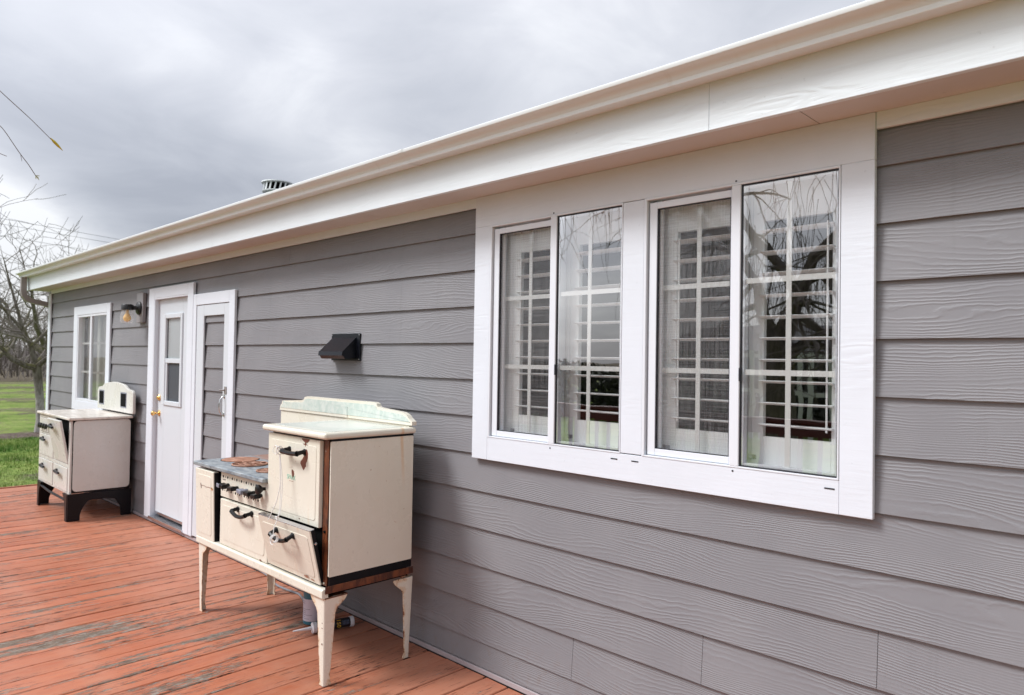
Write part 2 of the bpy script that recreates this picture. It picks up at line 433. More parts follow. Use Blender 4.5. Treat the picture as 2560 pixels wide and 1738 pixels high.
m_top2 = mat('marbled_cream_worktop', (.74, .69, .62), .25, build=_top2)
m_black = mat('black_enamel', (.006, .006, .008), .35, spec=.22)
m_void = mat('soot_black', (.004, .004, .004), .9, spec=.1)
m_plast = mat('black_bakelite', (.008, .007, .007), .32, spec=.28)
m_knobg = mat('grey_worn_bakelite', (.24, .25, .30), .4)
m_chrome = mat('dull_chrome', (.6, .6, .62), .25, metal=1.0)
m_brass = mat('polished_brass', (.86, .56, .22), .16, metal=1.0)
def _rust(g, b):
    o = g.obj(); n = g.noise(g.scalev(o, 1, 1, .35), 30, 6, .7); n2 = g.noise(o, 7, 4)
    c = g.mix(g.maprange(n, .35, .65), (.045, .014, .008), (.20, .062, .022))
    c = g.mix(g.maprange(n2, .45, .7, 0, .7), c, (.10, .026, .012))
    c = g.mix(g.maprange(g.noise(o, 55, 3), .72, .76), c, (.6, .5, .42))
    g.put(b.inputs['Base Color'], c); g.put(b.inputs['Normal'], g.bump(n, .3, .002))
m_rust = mat('rusted_brown_enamel', (.16, .045, .022), .42, build=_rust)
m_chip = mat('bare_brown_chip', (.17, .052, .032), .45)
def _iron(g, b):
    o = g.obj(); n = g.noise(g.scalev(o, 2, 6, 4), 6, 6, .65, .6); n2 = g.noise(o, 40, 4, .6)
    c = g.mix(g.maprange(n, .35, .68), (.16, .19, .22), (.36, .39, .40))
    c = g.mix(g.maprange(n2, .63, .70), c, (.13, .07, .05))
    x, y, z = g.xyz(o)
    rb = g.math('MULTIPLY', g.maprange(g.math('ADD', y, g.math('MULTIPLY', g.noise(o, 8, 3), .12)), -.28, -.2), .8)
    c = g.mix(rb, c, (.30, .14, .085))
    g.put(b.inputs['Base Color'], c); g.put(b.inputs['Normal'], g.bump(n2, .15, .002))
m_iron = mat('grey_cast_iron', (.28, .31, .33), .42, build=_iron)
def _plate(g, b):
    o = g.obj(); n = g.noise(o, 16, 6, .7)
    g.put(b.inputs['Base Color'], g.mix(g.maprange(n, .35, .66), (.25, .10, .055), (.46, .25, .17)))
m_plate = mat('rusted_iron_plate', (.36, .17, .1), .6, build=_plate)
m_string = mat('white_cotton_string', (.78, .77, .75), .9)
m_teal = mat('teal_plastic', (.03, .15, .21), .3)
m_label = mat('lavender_paper_label', (.62, .58, .66), .6)
m_labtxt = mat('grey_label_print', (.25, .22, .28), .6)
m_tubeb = mat('black_printed_tube', (.012, .014, .02), .35)
m_yellow = mat('yellow_print', (.75, .42, .02), .5)
m_bluep = mat('blue_grey_print', (.10, .13, .22), .5)
m_whitep = mat('white_plastic', (.70, .70, .74), .4)
m_cable = mat('grey_rubber_cable', (.22, .22, .24), .5)
m_blackmetal = mat('black_powdercoat', (.012, .012, .013), .4)
m_bulb = mat('amber_bulb', (.90, .55, .16), .3)
m_vent = mat('black_vent_plastic', (.006, .007, .011), .28, spec=.3)
m_grtxt = mat('faded_green_print', (.28, .58, .44), .5)
m_wire = mat('overhead_wire', (.16, .16, .18), .6)
m_shing = mat('asphalt_shingle', (.06, .06, .065), .9)
m_down = mat('grey_downspout_metal', (.26, .235, .225), .35)
m_red = mat('dark_red_railing', (.085, .025, .018), .5)
m_fencew = mat('white_fence_paint', (.62, .64, .62), .6)

def _bark(g, b):
    o = g.obj(); n = g.noise(g.scalev(o, 1, 1, .25), 22, 5, .7)
    m2 = g.noise(o, 2.2, 4, .6); nx, ny, nz = g.xyz(g.new('ShaderNodeNewGeometry').outputs['Normal'])
    c = g.mix(g.maprange(n, .35, .65), (.085, .068, .056), (.21, .185, .165))
    moss = g.math('MULTIPLY', g.maprange(m2, .45, .6), g.maprange(nz, -.3, .6))
    c = g.mix(g.math('MULTIPLY', moss, .75), c, (.13, .125, .02))
    wz = g.attr('whitewash')
    c = g.mix(wz, c, g.mix(g.maprange(n, .35, .6), (.22, .20, .18), (.42, .40, .37)))
    g.put(b.inputs['Base Color'], c); g.put(b.inputs['Normal'], g.bump(n, .6, .02))
m_bark = mat('orchard_bark', (.12, .1, .08), .9, build=_bark)
m_twig = mat('bare_twig', (.19, .165, .15), .9)
m_leafy = mat('yellow_leaf', (.55, .42, .03), .6)
m_budgreen = mat('pale_bud', (.48, .50, .30), .6)
m_leafg = mat('drooping_leaf', (.045, .048, .030), .6)

# ------------------------------------------------------------------ structure: ground
def _ground(g, b):
    o = g.obj(); x, y, z = g.xyz(o)
    wob = g.math('MULTIPLY', g.math('SUBTRACT', g.noise(o, .8, 5, .65), .5), 2.2)
    xx = g.math('ADD', x, wob)
    n = g.noise(o, .9, 6, .65); n2 = g.noise(o, 7, 5, .65)
    gr = g.mix(g.maprange(n, .32, .62), (.09, .17, .028), (.23, .29, .08))
    gr = g.mix(g.maprange(n2, .50, .70, 0, .8), gr, (.25, .25, .10))
    gr = g.mix(g.maprange(g.noise(o, 3.2, 5, .7), .55, .66, 0, .7), gr, (.14, .12, .07))
    dirt = g.mix(g.maprange(n2, .35, .65), (.085, .062, .05), (.19, .15, .13))
    band = g.math('MULTIPLY', g.maprange(xx, -20.9, -20.5), g.maprange(xx, -19.0, -19.4))
    far = g.maprange(xx, -22.0, -26.0)
    rows = g.math('MULTIPLY', far, g.math('MULTIPLY', g.maprange(g.math('SINE', g.math('ADD', g.math('MULTIPLY', xx, .98), g.math('MULTIPLY', n, 9))), .2, .9), .75))
    patch = g.maprange(g.noise(o, .6, 5, .7), .58, .66, 0, .6)
    brown = g.maprange(xx, -50.0, -60.0, 0, .9)
    f = g.math('MAXIMUM', g.math('MAXIMUM', band, brown), g.math('MAXIMUM', rows, patch))
    g.put(b.inputs['Base Color'], g.mix(f, gr, dirt))
    g.put(b.inputs['Normal'], g.bump(n2, .8, .08))
m_ground = mat('orchard_grass_ground', (.15, .25, .05), .95, build=_ground, spec=.1)
GZ = -0.45
mb = MB()
nx_, ny_ = 90, 90
for i in range(nx_ + 1):
    for j in range(ny_ + 1):
        u = (i / nx_ * 2 - 1); v = (j / ny_ * 2 - 1)
        x = 500 * u * abs(u) - 10; y = 500 * v * abs(v)
        h = GZ + (noise.noise(Vector((x * .35, y * .35, 0))) * .035 if abs(x) < 90 else 0)
        mb.v.append((x, y, h))
for i in range(nx_):
    for j in range(ny_):
        a = i * (ny_ + 1) + j; mb.f.append((a, a + ny_ + 1, a + ny_ + 2, a + 1))
gnd = mb.build('ground', m_ground, smooth=True); tag(gnd, 'green orchard floor with strips of bare soil beyond the deck', kind='structure')

# ------------------------------------------------------------------ structure: deck (boards run away from the wall)
deck = thing('deck', 'weathered red stained timber deck along the grey wall', 'deck', (0, -.02, 0), kind='structure')
PITCH = .1432
board_meshes = []
DY0, DY1 = -4.62, -.006
for vI in range(6):
    b = MB(); b.box(-.0683, .0683, DY0, DY1, -.038, 0, .0035)
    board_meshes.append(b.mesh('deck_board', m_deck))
k0 = int((-9.46 + 2.297) / PITCH); x = -2.297 + PITCH / 2
xs = []
while x > -9.42: xs.append(x); x -= PITCH
x = -2.297 + PITCH * 1.5
while x < 2.2: xs.append(x); x += PITCH
for i, x in enumerate(sorted(xs)):
    mw = Matrix.Translation((x + random.uniform(-.0018, .0018), 0, random.uniform(-.0035, 0)))
    if abs(x - (-2.297 - PITCH * 15.5)) < .02 : mw = Matrix.Translation((x + .003, 0, -.001)) @ Matrix.Rotation(math.radians(.10), 4, 'Z')
    mw = mw @ Matrix.Rotation(random.uniform(-.012, .012), 4, 'Y') @ Matrix.Rotation(random.uniform(-.0005, .0005), 4, 'Z')
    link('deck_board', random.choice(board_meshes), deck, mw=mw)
MB().box(-9.508, -9.472, DY0, DY1, -.19, .006, .003).build('rim_board', m_deck, deck)
MB().box(-9.46, 2.2, DY0 - .04, DY0 - .004, -.19, -.005).build('rim_board', m_deck, deck)
for yy in (-.3, -1.2, -2.4, -3.6, -4.5):
    MB().box(-9.45, 2.2, yy - .02, yy + .02, -.19, -.042).build('joist', m_under, deck)
MB().box(-9.45, 2.2, DY0 + .01, -.01, -.30, -.28).build('under_deck_soil', m_under, deck)

# ------------------------------------------------------------------ house
house = thing('house', 'single storey house with grey lap siding, white trim and white gutter', 'house', (0, 0, GZ))
wall = grp(house, 'wall')
E_ = .178; Z0 = 1.5685
HX0, HX1 = -10.31, 1.6
openings = [(-2.50, -.80, 1.07, 2.4), (-9.22, -8.06, .95, 1.97), (-6.85, -5.97, -1, 2.03)]
joints = {-6: [-.735, -4.7], -7: [-1.328, -7.6], -8: [-1.933, -5.2], -5: [.9, -3.6], -4: [-6.2], -3: [.6], -2: [-3.3 - 4.2], 1: [-7.5], 2: [], 3: [-4.4]}
random.seed(11)
for n in range(-9, 4):
    za = Z0 + n * E_; zb = za + E_
    if n == -9: za, zb = .030, Z0 - 8 * E_
    if n == 3: zb = 2.245
    cuts = sorted(set([HX0, HX1] + [c for o_ in openings for c in o_[:2]]))
    js = joints.get(n, [])
    cells = []
    for a, b_ in zip(cuts[:-1], cuts[1:]):
        zr = [(za, zb)]
        for o_ in openings:
            if a >= o_[0] - 1e-6 and b_ <= o_[1] + 1e-6:
                new = []
                for lo, hi in zr:
                    if o_[2] > lo: new.append((lo, min(hi, o_[2])))
                    if o_[3] < hi: new.append((max(lo, o_[3]), hi))
                zr = [q for q in new if q[1] - q[0] > 1e-4]
        cells.append([a, b_, zr])
    # split at butt joints
    for j in js:
        for c in list(cells):
            if c[0] < j < c[1]:
                i = cells.index(c); cells[i:i + 1] = [[c[0], j - .0009, c[2]], [j + .0009, c[1], c[2]]]
    # chain cells to boards
    boards = []; cur = []
    for c in cells:
        if not c[2]:
            if cur: boards.append(cur); cur = []
            continue
        if cur and abs(cur[-1][1] - c[0]) > 1e-4: boards.append(cur); cur = []
        cur.append(c)
    if cur: boards.append(cur)
    for bd in boards:
        mb = MB()
        prof = lambda z: .0135 * (z - za) / E_
        for a, b_, zr in bd:
            for lo, hi in zr:
                y0, y1 = prof(lo), prof(hi)
                mb.prism([(y0, lo), (y1, hi - .0006), (.016, hi - .0006), (.016, lo)], 0, a, b_)
        o = mb.build('siding_board', m_siding, wall)
        setattr_f(o, 'seed', random.random() * 10 + n * 1.7)
# sheathing behind, and the shell
mb = MB()
sheath = [(-10.36, -9.22, 0, 2.6), (-9.22, -8.06, 0, .95), (-9.22, -8.06, 1.97, 2.6), (-8.06, -6.85, 0, 2.6), (-6.85, -5.97, 2.03, 2.6), (-5.97, -2.50, 0, 2.6),
          (-2.50, -.80, 0, 1.07), (-2.50, -.80, 2.15, 2.6), (-.80, 1.6, 0, 2.6)]
for a, b_, lo, hi in sheath: mb.box(a, b_, .0165, .12, lo if lo else GZ, hi)
mb.box(-10.36, -10.26, .12, 6, GZ, 2.6); mb.box(1.5, 1.6, .12, 6, GZ, 2.6); mb.box(-10.26, 1.5, 5.9, 6, GZ, 2.6)
mb.build('sheathing', m_sheath, wall)
# gable end skin
MB().box(-10.385, -10.3605, .001, 6, GZ, 2.45).build('gable_siding', m_siding, wall)
mb = MB(); mb.box(-10.39, -10.305, -.018, -.0005, .03, 2.22, .002); mb.box(-10.41, -10.39, -.018, .09, .03, 2.22, .002)
mb.build('corner_trim', m_trim, house)
MB().box(-10.3, 1.6, -.0045, .014, .001, .024, .001).build('base_flashing', m_flash, house)
# eave
mb = MB(); mb.box(-10.32, -2.552, -.014, .0, 2.222, 2.268, .001); mb.box(-.742, 1.6, -.014, .0, 2.216, 2.268, .001)
mb.build('frieze_board', m_fascia, house)
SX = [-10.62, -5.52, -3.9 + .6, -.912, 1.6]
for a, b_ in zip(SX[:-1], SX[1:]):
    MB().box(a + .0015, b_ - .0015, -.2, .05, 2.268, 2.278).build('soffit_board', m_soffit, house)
MB().box(-10.62, 1.6, -.19, .05, 2.2785, 2.30).build('soffit_backing', m_void, house)
FXs = [-10.62, -5.1, -1.197, 1.6]
for a, b_ in zip(FXs[:-1], FXs[1:]):
    MB().box(a + .0003, b_ - .0003, -.221, -.2005, 2.258, 2.47, .0015).build('fascia_board', m_fascia, house)
# gutter: K profile, thin folded metal
def gprof():
    pts = [(-.222, 2.470), (-.222, 2.418), (-.290, 2.411), (-.2925, 2.413), (-.2935, 2.427)]
    for i in range(9):
        t = i / 8; pts.append((-.2950 - .030 * (t ** 1.6) , 2.4285 + .024 * t + .004 * math.sin(t * PI)))
    pts += [(-.3335, 2.4545), (-.3345, 2.456), (-.3345, 2.469), (-.333, 2.4705), (-.325, 2.4705)]
    return pts
GP = gprof()
def gutter_mesh(x0, x1, grow=0.0):
    mb = MB(); cy, cz = -.27, 2.45
    P = [(cy + (p[0] - cy) * (1 + grow), cz + (p[1] - cz) * (1 + grow)) for p in GP]
    n = len(P); inner = [(p[0] + (.0012 if p[0] < -.25 else 0), p[1] + .0012) for p in P]
    vs = [(x0, *p) for p in P] + [(x1, *p) for p in P] + [(x0, *p) for p in inner] + [(x1, *p) for p in inner]
    fs = [(i, i + 1, n + i + 1, n + i) for i in range(n - 1)] + [(2 * n + i, 2 * n + i + 1, 3 * n + i + 1, 3 * n + i) for i in range(n - 1)]
    mb.add(vs, fs)
    return mb
mb = gutter_mesh(-10.60, 1.6)
mb.prism(GP, 0, -10.603, -10.5995)
gut = mb.build('gutter', m_gutter, house, smooth=True)
for x in (-9.45, -6.0, -2.745, .4):
    gutter_mesh(x - .016, x + .016, .035).build('gutter_joint', m_gutter, gut, smooth=True)
mb = MB()
pts = [(-10.47, -.272, 2.415), (-10.47, -.272, 2.24), (-10.47, -.262, 2.19), (-10.47, -.235, 2.150), (-10.47, -.195, 2.132), (-10.47, .03, 2.085), (-10.47, .07, 2.05), (-10.47, .085, 2.0), (-10.47, .085, GZ)]
mb = MB(); w, dd = .033, .03
prev = None
for i, p in enumerate(pts):
    p = Vector(p); t = (Vector(pts[min(i + 1, len(pts) - 1)]) - Vector(pts[max(i - 1, 0)])).normalized()
    nrm = Vector((1, 0, 0)).cross(t).normalized()
    ring = [p + Vector((sx * w, 0, 0)) + nrm * sy * dd for sx, sy in ((-1, -1), (1, -1), (1, 1), (-1, 1))]
    o0 = len(mb.v); mb.v += [tuple(q) for q in ring]
    if prev is not None: mb.f += [(prev + k, prev + (k + 1) % 4, o0 + (k + 1) % 4, o0 + k) for k in range(4)]
    prev = o0
mb.build('downspout', m_down, house)
# roof
mb = MB(); slope = .25
mb.prism([(-.236, 2.470), (3.2, 2.470 + 3.436 * slope), (6.6, 2.470), (6.6, 2.482), (3.2, 2.482 + 3.436 * slope), (-.236, 2.482)], 0, -10.78, 1.6)
roof = mb.build('roof', m_shing, house)
mb = MB(); mb.prism([(-.2, 2.30), (-.2, 2.465), (3.2, 2.465 + 3.4 * slope), (3.2, 2.30 + 3.4 * slope)], 0, -10.775, -10.745); mb.build('rake_board', m_fascia, roof)
# roof vent cap
rv = MB(); rv.lathe([(.105, 0), (.105, .46), (.11, .465), (.11, .475)], (-6.52, 1.0, 2.62), seg=28)
rvo = rv.build('roof_vent', m_gutter, roof, smooth=True)
c0 = Vector((-6.52, 1.0, 3.09)); mb = MB()
MB().lathe([(.10, 0), (.10, .085)], c0, seg=20).build('vent_core', m_void, roof)
for k in range(18):
    th = 2 * PI * k / 18; mb2 = Matrix.Translation(c0) @ Matrix.Rotation(th, 4, 'Z')
    vs = [mb2 @ Vector(q) for q in [(.140, -.007, 0), (.140, .007, 0), (.135, .024, .075), (.135, .010, .075), (.132, -.007, 0), (.132, .007, 0), (.127, .024, .075), (.127, .010, .075)]]
    mb.add(vs, [(0, 1, 2, 3), (4, 7, 6, 5), (0, 4, 5, 1), (3, 2, 6, 7)])
mb.lathe([(.14, .075), (.152, .078), (.15, .088), (.08, .098), (.0, .10)], c0, seg=28)
mb.lathe([(.14, -.012), (.144, -.006), (.13, .004), (.10, .002)], c0, seg=28)
mb.build('vent_cap', m_gutter, roof, smooth=True)

# ------------------------------------------------------------------ large window pair
FY = -.020
wt = grp(house, 'window_trim')
MB().box(-2.552, -2.447, FY, -.0005, 1.015, 2.1212, .0015).build('trim_board', m_trim, wt)
MB().box(-.843, -.743, FY, -.0005, 1.015, 2.1212, .0015).build('trim_board', m_trim, wt)
MB().box(-1.682, -1.583, FY - .0005, -.0005, 1.1255, 2.119, .001).build('trim_board', m_trim, wt)
MB().box(-2.4465, -.8435, FY, -.0005, 1.015, 1.1215, .001).build('trim_board', m_trim, wt)
MB().box(-2.552, -.743, FY, -.0005, 2.1215, 2.2675, .0015).build('trim_board', m_trim, wt)
# small nail marks and slots on the sill board
mb = MB()
for x_, z_ in ((-1.712, 1.098), (-1.612, 1.098), (-.872, 1.093)): MB().box(x_ - .016, x_ + .016, FY - .0012, FY - .0002, z_ - .0022, z_ + .0022).build('weep_slot', m_gasket, wt)
for x_, z_ in ((-2.052, 1.108), (-1.203, 1.110), (-2.05, 2.128), (-1.2, 2.128)): MB().box(x_ - .003, x_ + .003, FY - .0012, FY - .0002, z_ - .003, z_ + .003).build('nail_mark', m_gasket, wt)

def double_unit(X0, XM0, XM1, X1, ZB, ZT, win):
    # window: outer vinyl frame as the part; everything else under it
    fr = MB()
    fr.box(X0, X0 + .012, FY - .002, .05, ZB, ZT, .001); fr.box(X1 - .005, X1, FY - .002, .05, ZB, ZT, .001)
    fr.box(X0 + .012, X1 - .005, FY - .002, .05, ZT - .008, ZT, .001); fr.box(X0 + .012, X1 - .005, FY - .002, .05, ZB, ZB + .006, .001)
    fr.box(XM0, XM1, FY - .003, .045, ZB + .006, ZT - .008, .002)
    w = fr.build('window', m_vinyl, house)
    # left: sliding side behind a screen
    a, b_ = X0 + .012, XM0; zb, zt = ZB + .006, ZT - .008
    s = .034
    mb = MB(); mb.box(a + .006, a + .006 + s, -.010, .006, zb + .002, zt - .01, .0015); mb.box(b_ - .008, b_ - .0005, -.010, .006, zb + .002, zt - .01, .001)
    mb.box(a + .006 + s, b_ - .008, -.010, .006, zb + .002, zb + .002 + s * .75, .0015); mb.box(a + .006 + s, b_ - .008, -.010, .006, zt - .01 - s * .75, zt - .01, .0015)
    mb.build('screen_frame', m_vinyl, w)
    mb = MB(); gx0, gx1, gz0, gz1 = a + .006 + s, b_ - .008, zb + .002 + s * .75, zt - .01 - s * .75
    for q in ((gx0, gx0 + .004, gz0, gz1), (gx1 - .003, gx1, gz0, gz1), (gx0 + .004, gx1 - .003, gz0, gz0 + .003), (gx0 + .004, gx1 - .003, gz1 - .003, gz1)):
        mb.box(q[0], q[1], -.0085, .004, q[2], q[3])
    mb.build('spline_gasket', m_gasket, w)
    mb = MB(); mb.add([(gx0, -.002, gz0), (gx1, -.002, gz0), (gx1, -.002, gz1), (gx0, -.002, gz1)], [(0, 1, 2, 3)]); mb.build('insect_screen', m_screen, w)
    mb = MB(); mb.box(a + .02, a + .045, .014, .034, zb, zt, .002); mb.box(b_ - .012, b_, .014, .034, zb, zt, .002)
    mb.build('sash_stile', m_vinyl, w)
    mb = MB(); mb.add([(a + .04, .026, zb), (b_, .026, zb), (b_, .026, zt), (a + .04, .026, zt)], [(0, 1, 2, 3)]); mb.build('pane', m_glass_low, w)
    xm = (gx0 + gx1) / 2 + .006
    def grid(x0, x1, z0, z1, xm, y):
        MB().box(xm - .009, xm + .009, y, y + .004, z0, z1).build('muntin', m_muntin, w)
        for zz_ in (1.774, 1.456):
            MB().box(x0, xm - .0092, y, y + .004, zz_ - .0095, zz_ + .0095).build('muntin', m_muntin, w)
            MB().box(xm + .0092, x1, y, y + .004, zz_ - .0095, zz_ + .0095).build('muntin', m_muntin, w)
    grid(gx0, b_, zb + .03, zt - .03, xm, .029)
    # right: fixed pane set almost flush, dark gasket round it
    a, b_ = XM1, X1 - .005
    mb = MB()
    for q in ((a, a + .004, zb, zt), (b_ - .003, b_, zb, zt), (a + .004, b_ - .003, zb, zb + .004), (a + .004, b_ - .003, zt - .005, zt)):
        mb.box(q[0], q[1], -.0175, .01, q[2], q[3])
    mb.build('glazing_gasket', m_gasket, w)
    mb = MB(); mb.box(a + .0045, a + .013, -.012, .012, zb + .0045, zt - .0055, .001); mb.box(b_ - .011, b_ - .0035, -.012, .012, zb + .0045, zt - .0055, .001)
    mb.box(a + .0135, b_ - .0115, -.012, .012, zb + .0045, zb + .013, .001); mb.box(a + .0135, b_ - .0115, -.012, .012, zt - .012, zt - .0055, .001)
    mb.build('glazing_bead', m_vinyl, w)
    mb = MB(); mb.add([(a + .004, -.013, zb + .004), (b_ - .003, -.013, zb + .004), (b_ - .003, -.013, zt - .005), (a + .004, -.013, zt - .005)], [(0, 1, 2, 3)])
    mb.build('pane', m_glass, w)
    grid(a + .006, b_ - .004, zb + .006, zt - .006, (a + b_) / 2 - .0, -.006)
    mb = MB(); mb.box(a - .001, a + .006, FY - .006, FY - .0035, 1.425, 1.47, .001); mb.build('sash_latch', m_gasket, w)
    return w
double_unit(-2.446, -2.066, -2.030, -1.683, 1.122, 2.121, 0)
double_unit(-1.582, -1.216, -1.181, -.844, 1.122, 2.121, 1)

LZ = [1.2725 + .07545 * i for i in range(10)]
lv = MB()
def louver_mesh(L):
    pr = []
    for k in range(10):
        t = 2 * PI * k / 10; pr.append((.034 * math.cos(t), .0048 * math.sin(t)))
    mb = MB(); mb.prism(pr, 0, 0, L); return mb.mesh('louver', m_shutter, True)
def shutter(x0, x1, fl, fr_, rod):
    """louvre field x0..x1 with its own stiles out to fl / fr_"""
    SY0, SY1 = .056, .081; zt, zb = 2.135, 1.105; lt, lb = 1.990, 1.232
    st = MB(); st.box(x0 - .042, x0, SY0, SY1, zb, zt, .002); st.box(x1, x1 + .042, SY0, SY1, zb, zt, .002)
    st.box(x0 + .0005, x1 - .0005, SY0 + .001, SY1 - .001, lt, zt, .001); st.box(x0 + .0005, x1 - .0005, SY0 + .001, SY1 - .001, zb, lb, .001)
    s = st.build('shutter', m_shutter, house)
    if fl < x0 - .044: MB().box(fl, x0 - .0435, SY0 + .004, SY1 + .01, zb, zt, .002).build('filler_stile', m_shutter, s)
    if fr_ > x1 + .044: MB().box(x1 + .0435, fr_, SY0 + .004, SY1 + .01, zb, zt, .002).build('filler_stile', m_shutter, s)
    me = louver_mesh(x1 - x0 - .004 + .02)
    for z_ in LZ:
        link('louver', me, s, mw=Matrix.Translation((x0 + .002 - .01, .068, z_)) @ Matrix.Rotation(math.radians(-4 + random.uniform(-1.2, 1.2)), 4, 'X'))
    if rod:
        MB().tube([(rod, .040, LZ[0] - .01), (rod, .040, LZ[-1] + .01)], .0035, 6).build('tilt_rod', m_shutter, s)
    MB().box(x0 - .052, x0 - .022, SY0 - .004, SY0, 1.150, 1.166, .001).build('hinge', m_chrome, s)
    return s
shutter(-2.317, -2.085, -2.46, -2.02, -2.30)
shutter(-1.966, -1.722, -2.018, -1.65, None)
shutter(-1.480, -1.238, -1.60, -1.19, -1.462)
shutter(-1.130, -.896, -1.188, -.83, -.905)
# dark room behind the windows
mb = MB(); mb.box(-2.9, -.5, 2.6, 2.65, .3, 2.5); mb.box(-2.9, -2.85, .125, 2.6, .3, 2.5); mb.box(-.5, -.45, .125, 2.6, .3, 2.5)
mb.box(-2.85, -.5, .125, 2.6, .3, .35); mb.box(-2.85, -.5, .125, 2.6, 2.45, 2.5)
mb.build('room_interior', m_dark_room, house)

# ------------------------------------------------------------------ small far window
sw = grp(house, 'window_trim')
mb = MB(); mb.box(-9.28, -9.135, -.018, .0, .86, 2.01, .002); mb.box(-8.115, -8.005, -.018, .0, .86, 2.01, .002)
mb.box(-9.1345, -8.1155, -.018, .0, 1.915, 2.01, .002); mb.box(-9.1345, -8.1155, -.018, .0, .86, .965, .002); mb.build('trim_board', m_trim, sw)
fr = MB(); fr.box(-9.134, -9.105, -.014, .05, .966, 1.914, .002); fr.box(-8.135, -8.116, -.014, .05, .966, 1.914, .002)
fr.box(-9.1045, -8.1355, -.014, .05, 1.89, 1.914, .002); fr.box(-9.1045, -8.1355, -.014, .05, .966, .99, .002); fr.box(-8.68, -8.625, -.014, .045, .9905, 1.8895, .002)
w = fr.build('window', m_vinyl, house)
mb = MB(); mb.add([(-9.104, .0, .99), (-8.681, .0, .99), (-8.681, .0, 1.89), (-9.104, .0, 1.89)], [(0, 1, 2, 3)]); mb.build('insect_screen', m_screen, w)
mb = MB(); mb.add([(-9.104, .02, .99), (-8.681, .02, .99), (-8.681, .02, 1.89), (-9.104, .02, 1.89)], [(0, 1, 2, 3)]); mb.build('pane', m_glass_low, w)
mb = MB(); mb.add([(-8.624, -.002, .99), (-8.136, -.002, .99), (-8.136, -.002, 1.89), (-8.624, -.002, 1.89)], [(0, 1, 2, 3)]); mb.build('pane', m_glass, w)
for z_ in (1.60, 1.285):
    MB().box(-8.6245, -8.1355, .003, .009, z_ - .011, z_ + .011).build('muntin', m_muntin, w)
    MB().box(-9.1045, -8.6805, .024, .03, z_ - .011, z_ + .011).build('muntin', m_muntin, w)
mb = MB(); n = 60
pr = [(-9.2 + 1.2 * i / n, .10 + .012 * math.sin(i * 1.3) + .006 * math.sin(i * 3.1)) for i in range(n + 1)]
mb.add([(x_, y_, .9) for x_, y_ in pr] + [(x_, y_, 1.95) for x_, y_ in pr], [(i, i + 1, n + 2 + i, n + 1 + i) for i in range(n)])
mb.build('curtain', m_curtain, w, smooth=True)

# ------------------------------------------------------------------ entry door
dc = MB(); dc.box(-6.905, -6.772, -.022, .0, .035, 2.08, .002); dc.box(-6.02, -5.915, -.022, .0, .035, 2.08, .002)
dc.box(-6.7715, -6.0205, -.022, .0, 1.990, 2.08, .002)
dc.box(-6.7715, -6.7605, -.02, .06, .035, 1.9895); dc.box(-6.0315, -6.0205, -.02, .06, .035, 1.9895); dc.box(-6.76, -6.032, -.02, .06, 1.978, 1.9895)
dc.build('door_casing', m_trim, house)
sl = MB()
DX0, DX1, DZ0, DZ1, DYF = -6.758, -6.034, .075, 1.976, .018
wx0, wx1, wz0, wz1 = -6.60, -6.215, 1.058, 1.832
sl.box(DX0, wx0, DYF, .055, DZ0, DZ1, .002); sl.box(wx1, DX1, DYF, .055, DZ0, DZ1, .002)
sl.box(wx0, wx1, DYF, .055, DZ0, wz0); sl.box(wx0, wx1, DYF, .055, wz1, DZ1)
door = sl.build('door', m_door, house)
mb = MB(); t = .028
for q in ((wx0 - .012, wx0 + t, wz0 - .012, wz1 + .012), (wx1 - t, wx1 + .012, wz0 - .012, wz1 + .012)): mb.box(q[0], q[1], DYF - .012, DYF + .01, q[2], q[3], .004)
mb.box(wx0 + t, wx1 - t, DYF - .012, DYF + .01, wz1 - t, wz1 + .012, .004); mb.box(wx0 + t, wx1 - t, DYF - .012, DYF + .01, wz0 - .012, wz0 + t, .004)
mb.box(wx0 + t, wx1 - t, DYF - .008, DYF + .01, 1.415, 1.455, .003)
mb.box(wx0 + t, wx0 + t + .03, DYF - .004, DYF + .012, wz0 + t, 1.4145, .002)
mb.build('window_frame', m_door, door)
MB().box(wx0 + t, wx1 - t, DYF + .012, DYF + .018, 1.455, wz1 - t).build('pane', m_frost, door)
MB().box(wx0 + t + .03, wx1 - t, DYF + .012, DYF + .018, wz0 + t, 1.4145).build('screen_pane', m_darkscreen, door)
MB().lathe([(.027, 0), (.027, .008), (.022, .014), (.010, .016), (.010, .022), (.008, .024)], (-6.705, DYF, 1.104), (0, -1, 0), 20).build('deadbolt', m_brass, door, smooth=True)
MB().lathe([(.028, 0), (.028, .005), (.02, .01), (.010, .014), (.009, .034), (.017, .042), (.022, .052), (.021, .062), (.013, .069), (.0, .07)], (-6.700, DYF, .968), (0, -1, 0), 20).build('door_knob', m_brass, door, smooth=True)
mb = MB(); mb.box(-6.77, -6.022, -.035, .055, .036, .058, .003); mb.box(-6.74, -6.05, DYF - .006, DYF, .076, .10, .002); mb.build('threshold', m_chrome, house)

